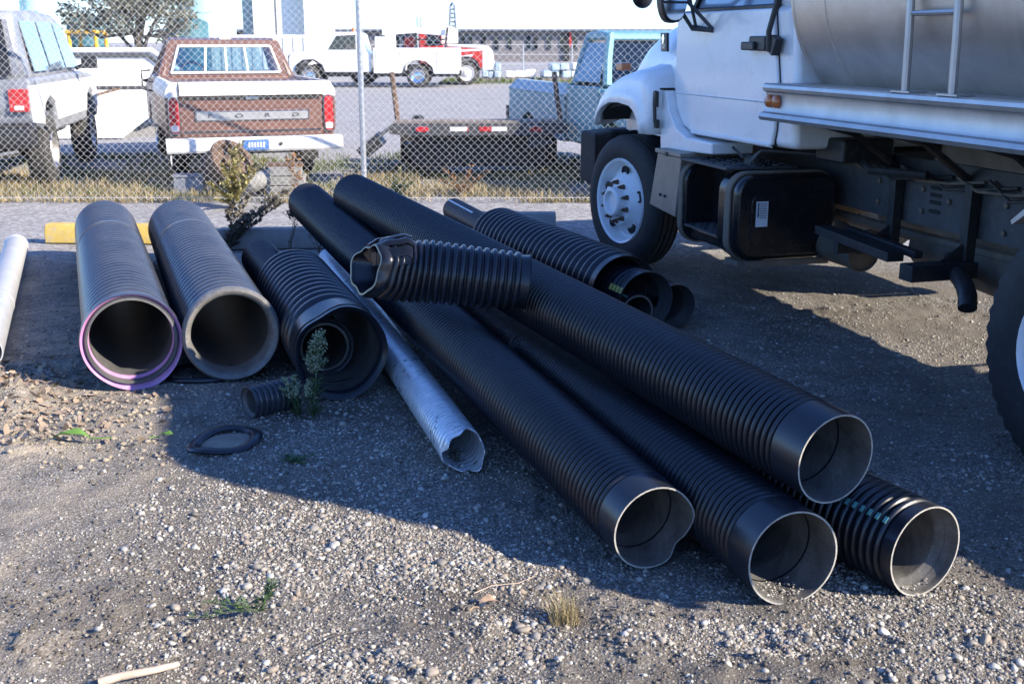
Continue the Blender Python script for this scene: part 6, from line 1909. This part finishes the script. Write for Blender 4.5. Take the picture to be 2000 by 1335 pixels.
silo('pale teal silo behind the tree, nearest the white tower', -14.6, 56, 1.35, 8, 'teal', SG)
silo('squat dark teal tank between the tree and the white tower', -13.6, 49, 0.85, 2.45, 'tealdark', SG)
wt = thing('white_tower_building', 'tall white windowless building block right of the tree', 'building', (-12.8, 62, 0))
mb = MB(); mb.span(-0.9, 1.9, 0, 4, 0, 8); mb.build('wall', M['white_dirty'], wt)
mb = MB(); mb.span(-1.55, -0.9, 0.4, 4, 0, 8); mb.build('shaded_wing', M['bluelight'], wt)  # bluish shade of the white block put into this wing's colour
mb = MB(); mb.span(1.9, 2.8, -0.6, 4, 0, 8); mb.build('wing', M['white_dirty'], wt)
mb = MB(); mb.span(0.28, 0.34, -0.02, 0.0, 0, 8); mb.build('corner_joint', M['greyframe'], wt)
wc = thing('white_container', 'low white container in the far lot behind the brown pickup cab', 'container', (-12.6, 50, 0), R(2))
mb = MB(); mb.span(-1.3, 4.0, 0, 2.3, 0.15, 1.95); mb.build('container_body', M['white_dirty'], wc, bevel=0.03)
mb = MB()
for k in range(12):
    mb.span(-1.2 + k * 0.44, -1.0 + k * 0.44, -0.03, 0.0, 0.25, 1.85)
mb.build('corrugation', M['white_dirty'], wc)['kind'] = 'stuff'
yl = thing('yellow_forklift', 'small yellow forklift cab in the far lot behind the white dump trailer', 'forklift', (-14.55, 40, 0), R(180))
mb = MB()
for x, y in ((-0.45, -0.5), (0.45, -0.5), (-0.45, 0.5), (0.45, 0.5)):
    mb.tube([(x, y, 0.9), (x, y, 1.95)], 0.07, 8)
mb.build('overhead_guard', M['yellow'], yl)
mb = MB(); mb.span(-0.55, 0.55, -0.62, 0.62, 1.92, 2.05); mb.build('roof', M['yellow'], yl, bevel=0.04)
mb = MB(); mb.span(-0.55, 0.55, -1.0, 0.9, 0.4, 1.0); mb.build('chassis', M['yellow'], yl, bevel=0.06)
mb = MB(); mb.span(-0.3, 0.3, -0.3, 0.2, 1.0, 1.5); mb.build('seat', M['dark'], yl, bevel=0.05)
for sx in (-1, 1):
    wheel(yl, (sx * 0.5, 0.5, 0.35), 0.35, 0.25, 0.2, sx, M['rubber'], M['yellow'], hub='flat', seg=24)
    wheel(yl, (sx * 0.5, -0.7, 0.35), 0.35, 0.25, 0.2, sx, M['rubber'], M['yellow'], hub='flat', seg=24)
ff = thing('wire_fence', 'thin wire fence with slim posts far across the lot', 'fence', (0, 62, 0))
proto = None
for k in range(16):
    if proto is None:
        mb = MB(); mb.tube([(0, 0, 0), (0, 0, 1.55)], 0.035, 8); proto = mb.build('post', M['galvpost'], ff); p = proto
    else:
        p = proto.copy(); COL.objects.link(p); p.parent = ff
    p.location = (-28 + k * 2.6, 0, 0)
mb = MB()
for z in (0.5, 1.0, 1.5):
    mb.tube([(-30, 0, z), (12, 0, z)], 0.014, 5)
mb.build('wire', M['galv'], ff)['kind'] = 'stuff'

# leaf clouds, blades
def leaf_cloud(name, centers, radii, n, size, m, parent, seed=1, flat=1.0):
    r = np.random.default_rng(seed)
    C_l = np.array(centers, float); Rl = np.array(radii, float)
    w = Rl ** 2; w /= w.sum()
    k = r.choice(len(C_l), n, p=w)
    d = r.normal(size=(n, 3)); d /= np.linalg.norm(d, axis=1)[:, None]
    rad = Rl[k] * (0.35 + 0.65 * r.random(n) ** 0.5) * (0.85 + 0.3 * r.random(n))
    P = C_l[k] + d * rad[:, None] * np.array([1, 1, flat])
    a = r.normal(size=(n, 3)); a /= np.linalg.norm(a, axis=1)[:, None]
    b = np.cross(a, r.normal(size=(n, 3))); b /= np.linalg.norm(b, axis=1)[:, None]
    s = size * (0.6 + 0.8 * r.random(n))[:, None]
    V = np.stack([P - a * s, P + b * s * 0.45, P + a * s, P - b * s * 0.45], 1).reshape(-1, 3)
    return np_mesh(name, V, np.arange(4 * n).reshape(n, 4), m, parent, smooth=False)
te = thing('tree', 'grey green bushy tree in the far lot between the suv and the brown pickup', 'tree', (-11.6, 36, 0))
te.scale = (1.25, 1.2, 1.12)
mb = MB()
mb.tube([(0, 0, 0), (0.1, 0, 0.8), (0.05, 0, 1.6), (0.2, 0, 2.6), (0.1, 0, 3.4)], 0.16, 10, r2=0.06)
for k, (dx, dz) in enumerate(((-1.2, 2.6), (1.0, 2.7), (-0.6, 3.3), (0.7, 3.4), (1.5, 2.3), (-1.6, 2.1))):
    mb.tube([(0.08, 0, 1.0 + 0.15 * k), (dx * 0.5, 0.2 * (-1) ** k, 1.0 + (dz - 1) * 0.55), (dx, 0.3 * (-1) ** k, dz)], 0.06, 7, r2=0.02)
mb.build('trunk', M['bark'], te)
r_ = np.random.default_rng(8)
cs, rs = [], []
for k in range(34):
    a = r_.random() * 6.28; q = r_.random() ** 0.6
    cs.append((math.cos(a) * 1.65 * q, math.sin(a) * 1.3 * q, 1.75 + 1.9 * r_.random() - 0.25 * q)); rs.append(0.28 + 0.28 * r_.random())
leaf_cloud('crown', cs, rs, 9500, 0.058, M['leaf_grey'], te, 4)

def blades(name, n, area, h0, h1, m, dens=None, seed=2, w=0.004, parent=None, lean=0.5):
    r = np.random.default_rng(seed)
    x = area[0] + (area[1] - area[0]) * r.random(n * 3); y = area[2] + (area[3] - area[2]) * r.random(n * 3)
    if dens is not None:
        ok = r.random(n * 3) < dens(x, y); x, y = x[ok][:n], y[ok][:n]
    else:
        x, y = x[:n], y[:n]
    n = len(x)
    h = h0 + (h1 - h0) * r.random(n) ** 1.8
    z = gh(x, y) - 0.003
    a = r.random(n) * 6.283; l = lean * h * r.random(n)
    dx, dy = np.cos(a), np.sin(a)
    px, py = -dy * w, dx * w
    bx_ = np.stack([x, y, z], 1); mid = np.stack([x + dx * l * 0.35, y + dy * l * 0.35, z + h * 0.6], 1); tip = np.stack([x + dx * l, y + dy * l, z + h], 1)
    pp = np.stack([px, py, np.zeros(n)], 1)
    V = np.stack([bx_ - pp, bx_ + pp, mid + pp * 0.7, mid - pp * 0.7, tip, tip + pp * 0.1], 1).reshape(-1, 3)
    i = np.arange(n)[:, None] * 6
    F = np.concatenate([i + np.array([[0, 1, 2, 3]]), i + np.array([[3, 2, 5, 4]])])
    return np_mesh(name, V, F, m, parent, smooth=False)
cl = lambda x, y: np.clip((fbm(x * 2.1, y * 2.1, 3) - 0.40) * 4.0, 0.04, 1) * np.clip((y - 12.25) * 4 + 0.4, 0, 1)
g = blades('dry_grass', 42000, (-8, 6.5, 12.25, 14.9), 0.02, 0.15, M['grass_dry'], cl, 21, 0.005)
tag(g, 'dry straw coloured grass strip along the foot of the chain-link fence', 'grass', kind='stuff')
g = blades('green_grass', 22000, (-8, 6.5, 12.3, 17.5), 0.02, 0.13, M['grass_green'], lambda x, y: np.clip((fbm(x * 1.4 + 9, y * 1.4, 3) - 0.42) * 4, 0, 1), 22, 0.005)
tag(g, 'patchy green grass under the parked vehicles', 'grass', kind='stuff')
g = blades('far_grass', 7000, (-3, 7, 47.5, 54), 0.05, 0.16, M['grass_green'], None, 23, 0.02)
tag(g, 'strip of green grass in front of the wrapped pallets', 'grass', kind='stuff')

# ------------------------------------------------------------------ weeds
def weed(name, label, base, stems, m_leaf, m_stem, leaf=0.02, nleaf=30, flower=None, nfl=0, fsize=0.006, seed=1, cat='weed', group=None, fl_from=0.55):
    o = thing(name, label, cat, base, 0, group)
    r = np.random.default_rng(seed)
    mb = MB(); lv = []; fv = []
    for (dx, dy, h, rad) in stems:
        path = [Vector((dx * t ** 1.4, dy * t ** 1.4, h * t)) + Vector((r.normal() * 0.006, r.normal() * 0.006, 0)) * (t > 0) for t in (0, 0.25, 0.5, 0.75, 1.0)]
        mb.tube(path, rad, 6, r2=rad * 0.35)
        def at_(t):
            t = min(0.999, t) * 4; i = int(t); return path[i].lerp(path[i + 1], t - i)
        for k in range(nleaf):
            t = 0.05 + 0.95 * r.random(); p = at_(t)
            a = r.random() * 6.28; d = Vector((math.cos(a), math.sin(a), 0.25 + 0.5 * r.random())).normalized()
            s = leaf * (0.5 + 0.9 * r.random()) * (1.25 - 0.7 * t); wv = d.cross(Vector((0, 0, 1))).normalized() * s * 0.13
            lv += [p, p + d * s * 0.5 + wv, p + d * s, p + d * s * 0.5 - wv]
        nb = max(1, nfl // 14) if nfl else 0
        for k in range(nb):
            t = fl_from + (1 - fl_from) * r.random(); p = at_(t)
            a = r.random() * 6.28
            e = p + Vector((math.cos(a), math.sin(a), 0.9)) * h * 0.10 * (1.2 - t) * 2.2
            mb.tube([p, (p + e) / 2 + Vector((0, 0, 0.004)), e], rad * 0.3, 4)
            for q in range(14):
                c = p.lerp(e, 0.4 + 0.6 * r.random()) + Vector(r.normal(size=3)) * h * 0.018
                u = Vector(r.normal(size=3)).normalized(); v = u.cross(Vector(r.normal(size=3))).normalized(); s = fsize * (0.6 + 0.8 * r.random())
                fv += [c - u * s, c + v * s, c + u * s, c - v * s]
    mb.build('stem', m_stem, o)
    for nm, V, m in (('leaves', lv, m_leaf), ('seed_heads', fv, flower)):
        if V:
            n = len(V) // 4
            np_mesh(nm, np.array([tuple(v) for v in V]), np.arange(4 * n).reshape(n, 4), m, o, smooth=False)['kind'] = 'stuff'
    return o
weed('flowering_weed', 'tall green weed with pale seed heads in front of the crumpled pipe mouth', (-0.925, 4.98, 0.0), [(0.035, 0.03, 0.40, 0.005), (0.02, 0.05, 0.36, 0.004), (-0.03, 0.02, 0.18, 0.003)], M['leaf_green'], M['leaf_green'], 0.055, 42, M['flower'], 620, 0.0042, 31)
weed('flowering_weed', 'short bushy weed with pale seed heads beside the small pipe offcut', (-1.00, 5.0, 0.0), [(-0.05, 0.0, 0.19, 0.003), (-0.02, 0.03, 0.20, 0.003), (-0.07, -0.02, 0.15, 0.003), (0.0, -0.02, 0.15, 0.003)], M['leaf_green'], M['leaf_green'], 0.035, 26, M['flower'], 200, 0.005, 32, fl_from=0.6)
weed('dead_weed', 'dark dead weed leaning over the parking blocks towards the long pipes', (-2.38, 9.33, 0.0), [(0.42, 0.05, 0.42, 0.007), (0.36, 0.1, 0.38, 0.006), (0.52, -0.02, 0.50, 0.007), (0.25, 0.1, 0.36, 0.005), (0.05, 0.05, 0.42, 0.004), (0.30, 0.0, 0.26, 0.005), (0.48, 0.06, 0.40, 0.005), (0.18, 0.0, 0.44, 0.004)], M['weed_brown'], M['weed_brown'], 0.075, 60, M['weed_brown'], 260, 0.010, 33, fl_from=0.35)
weed('dead_weed', 'thin bare dead weed standing before the grey parking block', (-1.60, 9.22, 0.0), [(0.02, 0.0, 0.36, 0.004), (-0.12, 0.03, 0.30, 0.004), (0.1, 0.02, 0.28, 0.004), (-0.3, 0.0, 0.35, 0.003)], M['weed_brown'], M['weed_brown'], 0.03, 40, M['weed_brown'], 60, 0.007, 34, fl_from=0.3)
weed('dead_weed', 'bushy brown dried seed head touching the end of the left long pipe', (-1.80, 8.95, 0.0), [(0.12, 0.0, 0.50, 0.005), (0.16, 0.03, 0.47, 0.004), (0.08, -0.02, 0.45, 0.004)], M['weed_brown'], M['weed_brown'], 0.03, 36, M['weed_brown'], 620, 0.009, 35, fl_from=0.72)
weed('yellow_weed', 'yellowing leafy weed at the fence in front of the rusty wheel', (-2.95, 11.9, 0.0), [(0.05, 0.0, 0.55, 0.005), (0.25, 0.05, 0.46, 0.004), (-0.1, 0.0, 0.46, 0.004), (0.40, 0.0, 0.52, 0.004), (-0.25, -0.05, 0.26, 0.004), (0.1, 0.0, 0.70, 0.004), (0.02, -0.25, 0.16, 0.004), (-0.12, -0.3, 0.12, 0.004)], M['weed_yellow'], M['weed_yellow'], 0.085, 120, M['weed_yellow'], 240, 0.012, 36, fl_from=0.2)
weed('rusty_weed', 'spindly orange brown weed at the fence before the pale slabs', (-2.38, 12.35, 0.0), [(0.0, 0.0, 0.55, 0.004), (-0.06, 0.0, 0.5, 0.003), (0.07, 0.0, 0.45, 0.003)], M['weed_orange'], M['weed_orange'], 0.05, 60, M['weed_orange'], 120, 0.010, 37, fl_from=0.4)
weed('green_weed', 'green weed clump at the fence by the trailer ramp', (-1.28, 12.45, 0.0), [(0.05, 0.0, 0.34, 0.004), (0.15, 0.05, 0.28, 0.004), (-0.08, 0.0, 0.26, 0.004), (0.2, 0.0, 0.2, 0.004)], M['leaf_green'], M['leaf_green'], 0.09, 60, M['weed_yellow'], 60, 0.01, 38)
weed('dry_weed', 'dry tangled brown weed under the trailer deck', (-0.55, 12.75, 0.0), [(0.1, 0.0, 0.34, 0.004), (0.3, 0.05, 0.28, 0.004), (-0.2, 0.0, 0.3, 0.004), (-0.3, 0.0, 0.2, 0.004)], M['weed_orange'], M['weed_brown'], 0.08, 70, M['weed_orange'], 80, 0.01, 39)
weed('creeping_weed', 'low green creeping weed on the shaded gravel right of the rubber ring', (-0.90, 4.42, 0.0), [(0.10, 0.02, 0.03, 0.002), (-0.1, 0.03, 0.03, 0.002), (0.05, -0.08, 0.02, 0.002), (-0.06, -0.06, 0.03, 0.002)], M['leaf_green'], M['leaf_green'], 0.028, 60, None, 0, seed=40)
weed('uprooted_weed', 'pulled up pale green weed lying on the sunlit pebbles', (-0.77, 3.13, 0.01), [(-0.16, -0.03, 0.05, 0.003), (-0.20, -0.10, 0.03, 0.002), (0.05, 0.03, 0.09, 0.004), (0.02, 0.05, 0.08, 0.003)], M['leaf_green'], M['leaf_green'], 0.035, 40, M['flower'], 40, 0.004, 41)
dg = blades('dry_grass_tuft', 260, (0.12, 0.20, 3.04, 3.10), 0.05, 0.11, M['grass_dry'], None, 42, 0.0012, None, 0.9)
tag(dg, 'small tuft of dry straw grass on the sunlit dirt', 'grass')
# broad leaf, dry leaf, sticks
def leaf_thing(name, label, loc, rz, ln_, w_, m, curl=0.02, cat='leaf'):
    o = thing(name, label, cat, loc, rz)
    n, k = 12, 4
    vs, fs = [], []
    for i in range(n + 1):
        t = i / n
        ww = w_ * math.sin(math.pi * min(1, t * 0.92 + 0.06)) ** 0.8
        for j in range(k + 1):
            q = j / k * 2 - 1
            vs.append((t * ln_, q * ww, curl * math.sin(t * 3.0) + abs(q) * ww * 0.45 + 0.006 * math.sin(9 * t + q)))
    for i in range(n):
        for j in range(k):
            a = i * (k + 1) + j
            fs.append((a, a + 1, a + k + 2, a + k + 1))
    mb = MB(); mb.add(vs, fs); mb.build('blade', m, o)
    mb = MB(); mb.tube([(0, 0, 0.004), (-ln_ * 0.25, 0.01, 0.006), (-ln_ * 0.55, 0.0, 0.003)], 0.003, 6); mb.build('stalk', m, o)
    return o
leaf_thing('broad_leaf', 'bright green broad leaf lying on the sunlit sand left of the rubber ring', (-1.83, 4.62, 0.03), R(185), 0.16, 0.028, M['leaf_bright'], 0.03)
leaf_thing('broad_leaf', 'small curled green leaf at the edge of the shadow near the rubber ring', (-1.55, 4.66, 0.02), R(10), 0.07, 0.016, M['leaf_bright'], 0.02)
leaf_thing('dry_leaf', 'curled brown dry leaf on the sunlit dirt below the torn long pipe', (-0.10, 3.14, 0.012), R(30), 0.065, 0.022, M['dryleaf'], 0.02)
st_ = thing('stick', 'pale bare piece of wood lying at the bottom edge of the yard', 'stick', (-1.02, 2.76, 0.015), R(14))
mb = MB(); mb.tube([(-0.11, -0.012, 0), (-0.05, -0.006, 0.008), (0.03, 0, 0.01), (0.085, 0.008, 0.012), (0.10, 0.012, 0.014)], 0.013, 8, r2=0.008); mb.build('shaft', M['stick'], st_, angle=60)
for k, (x, y, a, l_, lab) in enumerate(((-0.02, 3.28, 25, 0.22, 'thin dry twig beside the curled brown leaf'), (-0.45, 3.02, 35, 0.30, 'thin grey twig across the sunlit pebbles'), (1.95, 5.0, -15, 0.30, 'thin dark twig in the tanker shadow'))):
    tg_ = thing('twig', lab, 'twig', (x, y, float(gh(x, y)) + 0.008), R(a))
    mb = MB(); mb.tube([(-l_ / 2, 0, 0), (-l_ / 5, 0.012, 0.006), (l_ / 5, -0.004, 0.004), (l_ / 2, 0.01, 0.008)], 0.0019, 6, r2=0.001); mb.build('shaft', M['stick'] if k == 0 else M['bark'], tg_)
